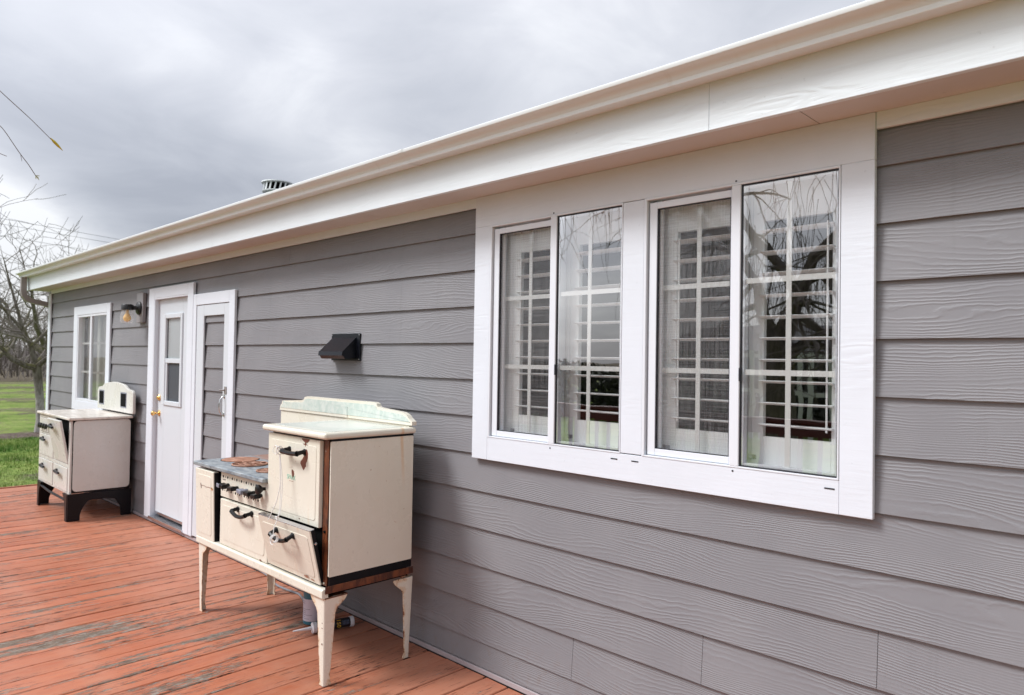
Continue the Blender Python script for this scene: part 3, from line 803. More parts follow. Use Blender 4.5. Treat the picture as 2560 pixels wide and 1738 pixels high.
# ------------------------------------------------------------------ narrow closet door with siding inset
mb = MB(); mb.box(-5.914, -5.852, -.020, -.0005, .035, 1.978, .002); mb.box(-5.252, -5.158, -.020, -.0005, .035, 1.978, .002)
mb.box(-5.8515, -5.2525, -.020, -.0005, 1.889, 1.978, .002); mb.build('door_casing', m_trim, house)
mb = MB(); mb.box(-5.849, -5.715, -.014, -.0008, .045, 1.885, .002); mb.box(-5.343, -5.256, -.014, -.0008, .045, 1.885, .002)
mb.box(-5.7145, -5.3435, -.014, -.0008, 1.799, 1.885, .0015); mb.box(-5.7145, -5.3435, -.014, -.0008, .045, .16, .0015)
cd = mb.build('closet_door', m_door, house)
mb = MB(); mb.box(-5.312, -5.272, -.018, -.0142, 1.198, 1.255, .001); mb.tube([(-5.30, -.02, 1.228), (-5.33, -.045, 1.228)], .006, 8); mb.build('latch', m_down, cd)
mb = MB(); hp = [(-5.308, -.016, 1.178), (-5.309, -.03, 1.176), (-5.312, -.045, 1.155), (-5.314, -.050, 1.115), (-5.316, -.045, 1.07), (-5.318, -.03, 1.048), (-5.318, -.016, 1.044)]
mb.tube(hp, .006, 8); mb.box(-5.32, -5.296, -.017, -.0142, 1.165, 1.195, .001); mb.box(-5.33, -5.306, -.017, -.0142, 1.03, 1.06, .001); mb.build('pull_handle', m_chrome, cd, smooth=True)

# ------------------------------------------------------------------ vent hood on the wall
mb = MB(); mb.box(-3.845, -3.542, -.006, .004, 1.468, 1.628, .001)
vh = mb.build('vent_hood', m_vent, house)
mb = MB()
x0, x1 = -3.832, -3.578
pf = [(-.006, 1.606), (-.095, 1.523), (-.098, 1.500), (-.080, 1.478), (-.006, 1.482)]
mb.prism(pf, 0, x0, x1); mb.prism([(-.095, 1.5245), (-.0998, 1.520), (-.1028, 1.498), (-.097, 1.496)], 0, x0 - .002, x1 + .002); mb.build('hood', m_vent, vh)
mb = MB()
for x_, z_ in ((-3.838, 1.62), (-3.549, 1.62), (-3.549, 1.477)): mb.lathe([(.004, 0), (.003, .002)], (x_, -.006, z_), (0, -1, 0), 8)
mb.build('screw', m_chrome, vh)

# ------------------------------------------------------------------ porch light
MB().box(-7.20, -7.04, -.030, -.0005, 1.780, 2.058, .003).build('light_backing_board', m_backing, house)
pl_ = MB(); pl_.lathe([(.062, 0), (.062, .012), (.05, .022), (.02, .03), (.016, .06)], (-7.12, -.031, 1.915), (0, -1, 0), 24)
light = pl_.build('porch_light', m_blackmetal, house, smooth=True)
mb = MB(); mb.tube([(-7.12, -.07, 1.915), (-7.12, -.09, 1.925), (-7.12, -.115, 1.932)], [.013, .014, .02], 10); mb.lathe([(.052, 0), (.052, .035), (.045, .048), (.0, .05)], (-7.12, -.135, 1.895), seg=20); mb.build('lamp_cap', m_blackmetal, light, smooth=True)
MB().lathe([(.046, 0), (.047, -.02), (.055, -.05), (.055, -.105), (.048, -.122), (.0, -.124)], (-7.12, -.135, 1.895), seg=20).build('glass_jar', m_jar, light, smooth=True)
MB().lathe([(.012, 0), (.014, -.03), (.030, -.06), (.034, -.08), (.024, -.102), (.0, -.112)], (-7.12, -.135, 1.893), seg=16).build('bulb', m_bulb, light, smooth=True)

# ================================================================== big stove
def T(*a): return Matrix.Translation(a)
def about(M_, c): return T(*c) @ M_ @ T(-c[0], -c[1], -c[2])
def put(mb, name, m, parent, mw=None, smooth=False, label=None, bev=0, seg=3):
    o = link(name, mb.mesh(name, m, smooth), parent, label, mw)
    if bev:
        md = o.modifiers.new('bevel', 'BEVEL'); md.width = bev; md.segments = seg; md.limit_method = 'ANGLE'; md.angle_limit = math.radians(40)
        for p in o.data.polygons: p.use_smooth = True
        md.harden_normals = True
    return o
def plate(x0, x1, y0, y1, z0, z1): return MB().box(x0, x1, y0, y1, z0, z1)
def rrect(a0, a1, b0, b1, r, seg=5, corners=(1, 1, 1, 1)):
    """rounded rectangle polygon; corners: (a0b0, a1b0, a1b1, a0b1)"""
    P = []
    for (ca, cb, st, on) in ((a0, b0, PI, corners[0]), (a1, b0, 1.5 * PI, corners[1]), (a1, b1, 0, corners[2]), (a0, b1, .5 * PI, corners[3])):
        rr = r if on else .0006
        ox = ca + rr if ca == a0 else ca - rr; oy = cb + rr if cb == b0 else cb - rr
        for i in range(seg + 1):
            th = st + .5 * PI * i / seg; P.append((ox + rr * math.cos(th), oy + rr * math.sin(th)))
    return P
def handle(x0, x1, z, y, drop=.010, out=.038, r=.0085):
    mb = MB(); pts = []
    n = 8
    x0, x1 = x0 + .022, x1 - .022
    for i in range(n + 1):
        t = i / n; bow = math.sin(t * PI)
        pts.append((x0 + (x1 - x0) * t, y - out - .004 * bow, z - drop * bow ** .7))
    mb.tube(pts, [r * 1.25] + [r] * (n - 1) + [r * 1.25], 8)
    for x_ in (x0, x1):
        mb.tube([(x_, y + .001, z + .006), (x_, y - .012, z + .005), (x_, y - out - .002, z)], [.014, .010, .011], 8)
        mb.box(x_ - .012, x_ + .012, y - .004, y + .001, z - .012, z + .018, .003)
    return mb

st = thing('kitchen_range', 'large old cream enamel range with rusty edges, tall side oven and tapered legs', 'stove', (-3.55, -.38, 0))
put(plate(-3.412, -2.8585, -.597, -.135, .452, 1.112), 'carcass', m_black, st)
put(plate(-4.245, -3.4125, -.595, -.165, .441, .845), 'carcass', m_black, st)
sp = put(MB().prism(rrect(-.606, -.140, .492, 1.103, .006, 3), 0, -2.8583, -2.8515), 'side_panel', m_cream, st)
put(MB().prism(rrect(-.592, -.17, .45, .84, .006, 3), 0, -4.252, -4.2455), 'side_panel', m_cream, st)
put(plate(-2.9155, -2.8725, -.604, -.5975, .447, 1.108), 'corner_strip', m_rust, st, bev=.0015, seg=1)
mb = MB(); mb.lathe([(.007, 0), (.006, .005), (.0, .007)], (-2.893, -.604, .690), (0, -1, 0), 10); put(mb, 'corner_bolt', m_void, st)
mb = MB(); mb.lathe([(.005, 0), (.004, .003)], (-2.894, -.604, .458), (0, -1, 0), 8); put(mb, 'corner_bolt', m_cream, st)
mb = MB(); mb.box(-2.8575, -2.8535, -.62, -.125, .418, .4515, .002); put(mb, 'base_side_rail', m_rust, st)
rail = MB().prism([(-.634, .401), (-.634, .434), (-.628, .440), (-.600, .440), (-.600, .396), (-.628, .396)], 0, -4.247, -2.8585)
put(rail, 'base_rail', m_cream, st, bev=.004, seg=2)
put(plate(-4.22, -2.88, -.598, -.14, .404, .440), 'burner_tray', m_void, st)

# --- tall oven lid and its marbled inlay
lid = put(plate(-3.437, -2.838, -.648, -.128, 1.114, 1.144), 'oven_lid', m_cream, st, bev=.013, seg=4)
def _inlay(g, b):
    _green(g, b)
    o = g.obj(); e_ = g.vmath('LENGTH', g.vmath('MULTIPLY', g.vmath('SUBTRACT', o, (-3.13, -.36, 1.145)), (1 / .17, 1 / .13, 0)), out=1)
    n = g.noise(o, 14, 4); f = g.maprange(g.math('ADD', e_, g.math('MULTIPLY', n, .25)), 1.18, 1.08)
    src = b.inputs['Base Color'].links[0].from_socket
    g.put(b.inputs['Base Color'], g.mix(g.math('MULTIPLY', f, .75), g.mix(.6, src, (.62, .64, .58)), (.72, .72, .66)))
m_inlay = mat('marbled_green_inlay', (.6, .7, .6), .18, build=_inlay)
put(MB().prism(rrect(-3.392, -2.885, -.600, -.165, .02), 2, 1.1435, 1.1452), 'lid_inlay', m_inlay, lid, bev=.001, seg=1)

# --- splash back
SPX0, SPX1 = -4.185, -2.842
put(MB().prism(rrect(SPX0 + .004, -2.875, .868, 1.150, .006, 2), 1, -.150, -.132), 'splash_back', m_cream, st)
def crest(ins, zb):
    """outline of the shaped top piece, inset by ins"""
    P = [(SPX0 + ins, zb + ins)]
    def arc(cx, cz, r, a0, a1, n=6):
        for i in range(n + 1):
            t = math.radians(a0 + (a1 - a0) * i / n); P.append((cx + r * math.cos(t), cz + r * math.sin(t)))
    k = ins
    arc(-4.185 + .0 + k, 1.156 + .055, .030, -70, 0, 4)         # concave bite, left
    P.append((-4.118 + k * .6, 1.214 - k * .6)); P.append((-3.915 + k * .3, 1.226 - k))
    arc(-3.905 + k * .3, 1.249 - k * .9, .020, -90, -10, 4)
    P.append((-3.85 + k * .4, 1.252 - k)); P.append((-3.17 - k * .4, 1.252 - k))
    arc(-3.125 - k * .3, 1.249 - k * .9, .022, 190, 265, 4)
    P.append((-2.925 - k * .6, 1.214 - k * .7)); P.append((-2.890 - k * .6, 1.203 - k * .6))
    P.append((-2.868 - k, 1.185)); P.append((SPX1 - k, 1.172 - k * .3)); P.append((SPX1 - k, zb + ins))
    return P
cr_ = put(MB().prism(crest(0, 1.153), 1, -.158, -.130), 'splash_crest', m_cream, st)
put(MB().prism(crest(.014, 1.155), 1, -.1598, -.157), 'crest_inlay', m_green, cr_)
mb = MB(); zc = [(-3.42, 1.155), (-3.419, 1.175), (-3.421, 1.195), (-3.4185, 1.213)]
mb.tube([(x_, -.1599, z_) for x_, z_ in zc], .0008, 4); put(mb, 'crest_seam', m_void, cr_)

# --- doors and drawers
def door_panel(x0, x1, z0, z1, y0, y1, name, m, parent, mw=None, border=.028, b2=.004):
    o = put(plate(x0, x1, y0, y1, z0, z1), name, m, parent, mw, bev=b2, seg=3)
    mb = MB().prism(rrect(x0 + border, x1 - border, z0 + border, z1 - border, .018, 4), 1, y0 - .0022, y0 + .001)
    put(mb, 'raised_panel', m, o, mw, bev=.002, seg=2)
    return o
td = door_panel(-3.412, -2.9215, .704, 1.102, -.622, -.6, 'oven_door', m_cream, st)
put(handle(-3.214, -3.028, 1.034, -.6245, drop=.004, out=.040, r=.011), 'handle', m_plast, td, smooth=True)
def chip(pts, name, parent, y, m=m_chip, mw=None):
    put(MB().prism(pts, 1, y - .0007, y + .0005), name, m, parent, mw)
def rough_poly(cx, cz, rx, rz, n=22, j=.13, seed=1, a0=0):
    rr = random.Random(seed)
    return [(cx + rx * math.cos(2 * PI * i / n) * (1 + rr.uniform(-j, j)), cz + rz * math.sin(2 * PI * i / n) * (1 + rr.uniform(-j, j))) for i in range(n)]
yc = -.6247
chip([(-3.082, 1.101), (-3.012, 1.101), (-3.018, 1.092), (-3.030, 1.086), (-3.042, 1.083), (-3.043, 1.076), (-3.022, 1.074), (-3.043, 1.071), (-3.046, 1.062), (-3.050, 1.071), (-3.074, 1.076), (-3.050, 1.078), (-3.051, 1.084), (-3.068, 1.090), (-3.078, 1.096)], 'enamel_chip', td, -.6226 - .0012)
chip([(-3.046, 1.052), (-3.036, 1.053), (-3.026, 1.047), (-3.021, 1.034), (-3.022, 1.015), (-3.028, 1.0), (-3.036, .990), (-3.040, .982), (-3.037, .972), (-3.046, .968), (-3.052, .958), (-3.060, .953), (-3.068, .962), (-3.078, .972), (-3.088, .982), (-3.085, .992), (-3.070, 1.004), (-3.056, 1.02), (-3.050, 1.038)], 'enamel_chip', td, yc)
chip([(-3.168, .944), (-3.160, .943), (-3.149, .938), (-3.145, .925), (-3.149, .912), (-3.157, .907), (-3.163, .914), (-3.168, .928)], 'enamel_chip', td, yc)
chip(rough_poly(-3.09, .722, .0035, .003, 8), 'enamel_chip', td, yc)
def text(name, s, size, m, parent, mw, ext=.0003, sx=1.0):
    cu = bpy.data.curves.new(name, 'FONT'); cu.body = s; cu.size = size; cu.extrude = ext; cu.align_x = 'CENTER'; cu.align_y = 'CENTER'
    cu.materials.append(m)
    tmp = bpy.data.objects.new('tmp_text', cu); COL.objects.link(tmp)
    dg = bpy.context.evaluated_depsgraph_get(); dg.update()
    me = bpy.data.meshes.new_from_object(tmp.evaluated_get(dg)); bpy.data.objects.remove(tmp)
    if not me.materials: me.materials.append(m)
    o = bpy.data.objects.new(name, me); COL.objects.link(o); o.parent = parent
    o.matrix_parent_inverse = WORLD[parent.name].inverted(); o.matrix_basis = mw @ Matrix.Diagonal((sx, 1, 1, 1)); WORLD[o.name] = mw
    return o
text('lettering', 'SPARK', .031, m_grtxt, td, T(-3.172, -.6248, .905) @ Matrix.Rotation(PI / 2, 4, 'X'), sx=.92)
mb = MB(); mb.box(-3.19, -3.15, -.6250, -.6246, .8865, .8885); put(mb, 'underline', m_plate, td)

put(plate(-3.41, -2.917, -.599, -.5972, .46, .702), 'cavity_face', m_void, st)
an = math.radians(13.5)
MR = about(Matrix.Rotation(an, 4, 'X'), (0, -.602, .452))
dd_ = door_panel(-3.392, -2.898, .453, .713, -.620, -.612, 'drop_door', m_cream, st, MR, border=.03, b2=.003)
put(plate(-3.388, -2.900, -.6118, -.592, .456, .709), 'door_liner', m_black, dd_, MR, bev=.003)
put(plate(-3.392, -2.898, -.6205, -.594, .7125, .716), 'steel_edge', m_chrome, dd_, MR, bev=.001, seg=1)
mb = MB(); mb.lathe([(.007, 0), (.006, .004), (.0, .005)], (-2.8998, -.602, .648), (1, 0, 0), 10); put(mb, 'rivet', m_chrome, dd_, MR)
put(handle(-3.235, -3.035, .660, -.6225, drop=.016, out=.036, r=.010), 'handle', m_plast, dd_, MR, smooth=True)
chip(rough_poly(-3.005, .474, .020, .006, 14, .35, 3), 'rust_mark', dd_, -.6226, m_plate, MR)
chip(rough_poly(-2.955, .470, .016, .003, 12, .3, 4), 'rust_mark', dd_, -.6226, m_plate, MR)

bd_ = door_panel(-3.956, -3.402, .443, .692, -.622, -.6, 'broiler_door', m_cream, st, border=.03)
put(handle(-3.752, -3.548, .662, -.6245, drop=.018, out=.036, r=.010), 'handle', m_plast, bd_, smooth=True)
chip(rough_poly(-3.47, .447, .010, .004, 12, .3, 6), 'rust_mark', bd_, -.6228)
chip(rough_poly(-3.415, .685, .014, .004, 12, .3, 8), 'rust_mark', bd_, -.6228, m_plate)

MLd = about(Matrix.Rotation(math.radians(1.6), 4, 'X'), (0, -.60, .44))
ld = door_panel(-4.252, -4.008, .436, .832, -.632, -.6, 'side_door', m_cream, st, MLd, border=.03, b2=.005)
put(plate(-4.0075, -4.0045, -.627, -.598, .438, .826), 'door_edge', m_black, ld, MLd)
mb = MB(); mb.tube([(-4.172, -.635, .752), (-4.165, -.6352, .724)], .0022, 5); mb.tube([(-4.168, -.6352, .740), (-4.13, -.6352, .742), (-4.10, -.6352, .738), (-4.06, -.6352, .742), (-4.012, -.6352, .738)], .0012, 4)
put(mb, 'enamel_crack', m_chip, ld, MLd)
chip(rough_poly(-4.03, .735, .018, .008, 14, .4, 12), 'rust_mark', ld, -.6327, mat('rust_bleed', (.55, .30, .12), .5), MLd)
put(plate(-3.998, -3.968, -.599, -.5955, .45, .84), 'cavity_face', m_void, st)

cp = put(plate(-3.966, -3.412, -.617, -.598, .702, .843), 'control_panel', m_cream, st, bev=.003)
slots = MB()
for zc_, n_, xa, xb in ((.815, 8, -3.936, -3.545), (.742, 9, -3.940, -3.520)):
    for i in range(n_):
        x_ = xa + (xb - xa) * i / (n_ - 1)
        slots.lathe([(.0075, 0), (.0072, .0008)], (x_, -.6168, zc_), (0, -1, 0), 10)
        if i < n_ - 1:
            xm = x_ + .5 * (xb - xa) / (n_ - 1); slots.box(xm - .0018, xm + .0018, -.6176, -.6168, zc_ - .006, zc_ + .006)
put(slots, 'vent_slots', m_void, cp)
mb = MB(); mb.box(-3.945, -3.905, -.6174, -.6168, .795, .802); put(mb, 'maker_badge', m_down, cp)
def knob(x, z, m, parent, ang=0):
    stem = MB().lathe([(.010, 0), (.010, .02)], (x, -.617, z), (0, -1, 0), 10)
    pr = [(-.020, -.008), (-.012, -.012), (.012, -.010), (.022, -.013), (.024, -.004), (.022, .010), (.012, .008), (-.012, .011), (-.021, .008)]
    stem.prism(pr, 1, -.668, -.634)
    o = put(stem, 'burner_knob', m, parent, about(Matrix.Rotation(ang, 4, 'Y'), (x, -.617, z)) @ T(0, 0, 0), bev=.003, seg=2)
    return o
def knob_at(x, z, m, ang):
    mb = MB().lathe([(.010, 0), (.010, .02)], (0, 0, 0), (0, -1, 0), 10)
    pr = [(-.026, -.009), (-.012, -.013), (.012, -.011), (.026, -.014), (.029, -.004), (.026, .011), (.012, .008), (-.012, .011), (-.026, .009)]
    mb.prism(pr, 1, -.052, -.016)
    return put(mb, 'burner_knob', m, cp, T(x, -.617, z) @ Matrix.Rotation(ang, 4, 'Y'), bev=.004, seg=2)
k1 = knob_at(-3.862, .777, m_plast, .12); 
put(plate(-.034, -.001, -.058, -.0525, -.011, .010), 'knob_cap', m_knobg, k1, T(-3.862, -.617, .777) @ Matrix.Rotation(.12, 4, 'Y'), bev=.002, seg=1)
knob_at(-3.752, .776, m_plast, -.1); knob_at(-3.640, .777, m_knobg, .05); knob_at(-3.560, .777, m_plast, 0); knob_at(-3.482, .774, m_plast, -.12)
mb = MB(); mb.lathe([(.008, 0), (.008, .012), (.014, .018), (.024, .030), (.026, .042), (.018, .047), (.0, .048)], (-3.447, -.617, .812), (0, -1, 0), 20)
put(mb, 'oven_dial', m_plast, cp, smooth=True)

# --- cooktop
ct = put(plate(-4.032, -3.416, -.648, -.168, .846, .869), 'cooktop', m_iron, st, bev=.006)
put(plate(-4.278, -4.034, -.648, -.168, .8455, .8685), 'cooktop', m_iron, st, bev=.006)
put(MB().lathe([(.104, 0), (.104, .0030), (.099, .0045), (.0, .0045)], (-4.145, -.425, .868), seg=40), 'burner_plate', m_plate, ct, smooth=True)
put(MB().lathe([(.110, 0), (.110, .0016), (.1045, .0016), (.1045, .0)], (-4.145, -.425, .8678), seg=40), 'burner_gap', m_void, ct)
put(MB().lathe([(.095, 0), (.095, .0035), (.090, .005), (.0, .005)], (-3.86, -.268, .868), seg=40), 'burner_plate', m_plate, ct, smooth=True)
put(MB().lathe([(.100, 0), (.100, .0014)], (-3.86, -.268, .8685), seg=40), 'burner_gap', m_void, ct)
for cx, cy, rr in ((-3.915, -.475, .098), (-3.625, -.500, .072)):
    put(MB().lathe([(rr, 0), (rr, .0012), (.0, .0012)], (cx, cy, .8685), seg=36), 'burner_well', m_void, ct)
    mb = MB()
    ring = lambda r_: [(cx + r_ * math.cos(2 * PI * k / 28), cy + r_ * math.sin(2 * PI * k / 28), .8735) for k in range(29)]
    mb.tube(ring(rr - .003), .0045, 6, False); mb.tube(ring(rr * .62), .004, 6, False); mb.tube(ring(rr * .3), .006, 6, False)
    for k in range(8):
        th = 2 * PI * k / 8; mb.tube([(cx + rr * .32 * math.cos(th), cy + rr * .32 * math.sin(th), .8735), (cx + rr * math.cos(th), cy + rr * math.sin(th), .8735)], .0042, 6)
    put(mb, 'burner_grate', m_plate, ct, smooth=True)

# --- legs: folded sheet, wide at the knee and tapering
def leg(cx, cy, sx, sy, name='leg'):
    """corner at cx,cy; flanges run sx along x and sy along y"""
    prof = [(0.400, .118), (.392, .120), (.375, .108), (.345, .070), (.325, .058), (.25, .052), (.15, .043), (.05, .034), (.022, .034), (.006, .040), (.0, .036)]
    t = .004; r = .011; mb = MB(); ed = []
    for z_, w_ in prof:
        k = (1 - z_ / .4)
        ox, oy = cx + sx * .010 * k, cy + sy * .010 * k
        outer = [(w_, 0), (r * 1.6, 0), (r * .45, r * .12), (r * .12, r * .45), (0, r * 1.6), (0, w_)]
        inner = [(t, w_), (t, r * 1.8), (r * .5, r * .5 + .001), (r * 1.8, t), (w_, t)]
        for i, (a, b_) in enumerate(outer + inner):
            mb.v.append((ox + sx * a, oy + sy * b_, z_))
            e_ = 1.0 if i in (0, 5, 6, 10) else (.15 if i < 5 else .6)
            if z_ > .385: e_ = max(e_, .75)
            if z_ < .03: e_ = max(e_, .72)
            ed.append(e_)
    m_ = 11
    for i in range(len(prof) - 1):
        for k in range(m_):
            mb.f.append((i * m_ + k, i * m_ + (k + 1) % m_, (i + 1) * m_ + (k + 1) % m_, (i + 1) * m_ + k))
    mb.f.append(tuple(range(m_))); mb.f.append(tuple((len(prof) - 1) * m_ + k for k in range(m_)))
    o = put(mb, name, m_cream_rusty, st, smooth=True)
    a = o.data.attributes.new('edge', 'FLOAT', 'POINT'); a.data.foreach_set('value', ed)
    sub = o.modifiers.new('sub', 'SUBSURF'); sub.levels = 1; sub.render_levels = 2; sub.subdivision_type = 'SIMPLE'
    return o
lf = leg(-2.858, -.622, -1, 1)
mb = MB(); mb.lathe([(.0028, 0), (.002, .0008)], (-2.876, -.6195, .285), (0, -1, 0), 8); mb.box(-2.882, -2.872, -.620, -.6185, .262, .2635); mb.lathe([(.0045, 0), (.003, .0008)], (-2.878, -.6175, .19), (0, -1, 0), 8)
put(mb, 'enamel_chip', m_chip, lf)
leg(-2.858, -.120, -1, -1); leg(-4.240, -.622, 1, 1); leg(-4.235, -.150, 1, -1)
put(MB().prism([(-2.985, .4), (-2.858, .4), (-2.858, .394), (-2.87, .396)], 1, -.618, -.50), 'leg_bracket', m_rust, st)

# ================================================================== string tied between the two handles
mb = MB()
def wob(pts, n=6):
    out = []
    for i in range(len(pts) - 1):
        a, b_ = Vector(pts[i]), Vector(pts[i + 1])
        for k in range(n):
            t = k / n; out.append(a.lerp(b_, t))
    out.append(Vector(pts[-1]))
    for _ in range(2):
        out = [out[0]] + [(out[i - 1] + out[i] * 2 + out[i + 1]) / 4 for i in range(1, len(out) - 1)] + [out[-1]]
    return out
sr = .0019
yh = -.6645
for q in range(3):
    mb.tube([(-3.215 + q * .005 - .004 * math.cos(2 * PI * k / 16), yh + .018 * math.sin(2 * PI * k / 16), 1.034 + .019 * math.cos(2 * PI * k / 16 + q)) for k in range(17)], sr * 1.25, 5)
mb.tube([(-3.222 + .024 * math.cos(2 * PI * k / 20), yh - .016 + .004 * math.sin(k), 1.036 + .022 * math.sin(2 * PI * k / 20)) for k in range(21)], sr, 5)
mb.tube(wob([(-3.200, -.672, 1.015), (-3.192, -.673, .95), (-3.188, -.672, .87), (-3.205, -.680, .79), (-3.245, -.692, .715), (-3.25, -.698, .70)]), sr, 5)
mb.tube(wob([(-3.198, -.672, 1.015), (-3.172, -.673, .93), (-3.160, -.676, .85), (-3.145, -.690, .76), (-3.140, -.705, .728), (-3.130, -.73, .690), (-3.120, -.740, .645)]), sr, 5)
mb.tube(wob([(-3.196, -.673, 1.015), (-3.185, -.675, .95), (-3.170, -.68, .85), (-3.150, -.693, .76), (-3.138, -.708, .728)]), sr * .8, 5)
mb.tube(wob([(-3.152, -.712, .722), (-3.13, -.714, .735), (-3.118, -.712, .745), (-3.135, -.716, .732), (-3.15, -.712, .738), (-3.13, -.716, .722)], 4), sr * 1.1, 5)
for q in range(3):
    mb.tube([(-3.122 + q * .008, -.7365 + .017 * math.sin(2 * PI * k / 14), .640 + .017 * math.cos(2 * PI * k / 14)) for k in range(15)], sr, 5)
mb.tube(wob([(-3.118, -.753, .631), (-3.108, -.755, .621), (-3.095, -.751, .617)], 4), sr, 5)
s_ = mb.build('string', m_string, smooth=True)
tag(s_, 'white string knotted round the tall oven handle and the drop door handle', 'string')

# ================================================================== things under the big stove
bt = thing('spray_bottle', 'upright teal plastic container with lavender label under the large stove', 'bottle', (-3.62, -.245, 0))
bx, by = -3.61, -.235
put(MB().lathe([(.046, 0), (.052, .006), (.052, .20), (.048, .225), (.030, .245), (.018, .255), (.018, .285), (.0, .287)], (bx, by, 0), seg=28), 'bottle_body', m_teal, bt, smooth=True)
lb = put(MB().lathe([(.0528, .022), (.0528, .142), (.0515, .143), (.0515, .021)], (bx, by, 0), seg=36), 'paper_label', m_label, bt, smooth=True)
mb = MB()
for k in range(10):
    z_ = .035 + k * .0105; wd = random.uniform(.5, 1.1)
    if k in (6, 7): continue
    aa = [PI + .9 + wd * 0 + i * (1.5 * wd) / 8 for i in range(9)]
    mb.add([(bx + .0533 * math.cos(a), by + .0533 * math.sin(a), z_) for a in aa] + [(bx + .0533 * math.cos(a), by + .0533 * math.sin(a), z_ + .0022) for a in aa], [(i, i + 1, i + 10, i + 9) for i in range(8)])
put(mb, 'label_print', m_labtxt, lb)
tb = thing('caulk_tube', 'black sealant tube with white nozzle lying on the deck behind the front leg', 'tube', (-3.44, -.2, 0))
A_ = Vector((-3.462, -.305, .029)); B_ = Vector((-3.416, -.115, .027)); ax = (B_ - A_).normalized()
put(MB().lathe([(.0245, 0), (.0245, (B_ - A_).length)], A_, ax, 24), 'tube_body', m_tubeb, tb, smooth=True)
put(MB().lathe([(.027, -.006), (.028, -.004), (.028, .014), (.0255, .016)], B_, ax, 24), 'end_cap', m_whitep, tb, smooth=True)
put(MB().lathe([(.027, .006), (.029, .004), (.029, -.016), (.010, -.020), (.009, -.028), (.0035, -.118), (.002, -.120)], A_, ax, 20), 'nozzle', m_whitep, tb, smooth=True)
view = Vector((0, -2.3643, 1.4829)); md_ = A_.lerp(B_, .62)
def tube_frame(t, ang):
    c = A_.lerp(B_, t); nrm = (view - c); nrm = (nrm - ax * nrm.dot(ax)).normalized()
    nrm = Matrix.Rotation(ang, 3, ax) @ nrm
    up = ax; rt = up.cross(nrm)
    return c, nrm, rt, up
c, nrm, rt, up = tube_frame(.62, 0)
m4 = Matrix((rt, up, nrm)).transposed().to_4x4(); m4.translation = c + nrm * .0252
m4 = m4 @ Matrix.Rotation(0.0, 4, 'Z')
text('lettering', '150', .030, m_yellow, tb, m4, ext=.0006)
c, nrm, rt, up = tube_frame(.76, 0)
mb = MB()
for k in range(5):
    t_ = .74 + k * .04
    for s0, s1 in ((-.5, -.1), (.0, .55)):
        q = []
        for a in [s0 + (s1 - s0) * i / 4 for i in range(5)]:
            c, nrm, rt, up = tube_frame(t_, a); q.append((c + nrm * .0248, c + nrm * .0248 + up * .0035))
        mb.add([a for a, _ in q] + [b_ for _, b_ in q], [(i, i + 1, i + 6, i + 5) for i in range(4)])
put(mb, 'small_print', m_bluep, tb)
cb = MB().tube(wob([(-4.80, -.012, .02), (-4.62, -.016, .012), (-4.50, -.030, .009), (-4.40, -.062, .007), (-4.30, -.075, .007), (-4.20, -.07, .007), (-4.08, -.055, .007), (-3.98, -.085, .008), (-3.86, -.14, .008), (-3.76, -.17, .03), (-3.72, -.17, .09), (-3.70, -.16, .2)]), .0065, 8).build('cable', m_cable, smooth=True)
tag(cb, 'thin grey cable curving over the deck beneath the large stove', 'cable')

# ================================================================== small stove
s2 = thing('kitchen_stove', 'smaller cream enamel stove on black legs with arched back, beside the far window', 'stove', (-7.76, -.29, 0))
BX0, BX1, BF, BB = -8.30, -7.222, -.538, -.045
put(plate(BX0 + .004, BX1 - .004, BF + .02, BB, .243, .888), 'carcass', m_black, s2)
put(MB().prism(rrect(BF + .022, BB - .004, .258, .886, .034, 6, (1, 1, 1, 1)), 0, BX1 - .004, BX1 + .004), 'side_panel', m_cream2, s2, bev=.002, seg=2)
put(MB().prism(rrect(BF + .022, BB - .004, .258, .886, .034, 6), 0, BX0 - .004, BX0 + .003), 'side_panel', m_cream2, s2)
ff = MB()
zt_ = .884
ff.box(BX0, -8.262, BF, BF + .018, .236, zt_); ff.box(-7.283, -7.232, BF, BF + .018, .236, zt_); ff.box(-8.2618, -7.2832, BF, BF + .018, .236, .250)
ff.box(-8.2618, -7.2832, BF, BF + .018, .466, .498); ff.box(-7.770, -7.712, BF, BF + .018, .2502, .4658); ff.box(-7.768, -7.715, BF, BF + .018, .4982, .86)
ff.box(-8.2618, -7.7682, BF, BF + .018, .705, .722); ff.box(-8.2618, -7.72, BF, BF + .018, .858, zt_)
put(ff, 'front_frame', m_cream2, s2, bev=.003, seg=2)
put(plate(BX0 - .03, BX1 + .022, BF - .022, BB + .012, .891, .916), 'worktop', m_top2, s2, bev=.008)
def dr(x0, x1, z0, z1, nm, mw=None, y=BF):
    o = put(plate(x0 + .003, x1 - .003, y - .006, y + .014, z0 + .003, z1 - .003), nm, m_cream2, s2, mw, bev=.004, seg=2); return o
def chrome_handle(x, z, y, parent, mw=None):
    mb = MB(); mb.tube([(x - .085, y - .006, z), (x - .06, y - .028, z + .002), (x + .075, y - .030, z - .004)], [.016, .014, .011], 8)
    h = put(mb, 'handle', m_plast, parent, mw, smooth=True)
    mb = MB(); mb.tube([(x - .05, y - .030, z - .012), (x + .085, y - .034, z - .014)], .006, 8); put(mb, 'chrome_strip', m_chrome, h, mw, smooth=True)
    mb = MB(); mb.box(x - .10, x - .07, y - .012, y + .001, z - .014, z + .018, .003); put(mb, 'handle_mount', m_plast, h, mw)
d1 = dr(-8.262, -7.770, .250, .466, 'drawer'); chrome_handle(-8.03, .405, BF - .006, d1)
d2 = dr(-7.712, -7.283, .250, .466, 'drawer'); chrome_handle(-7.52, .408, BF - .006, d2)
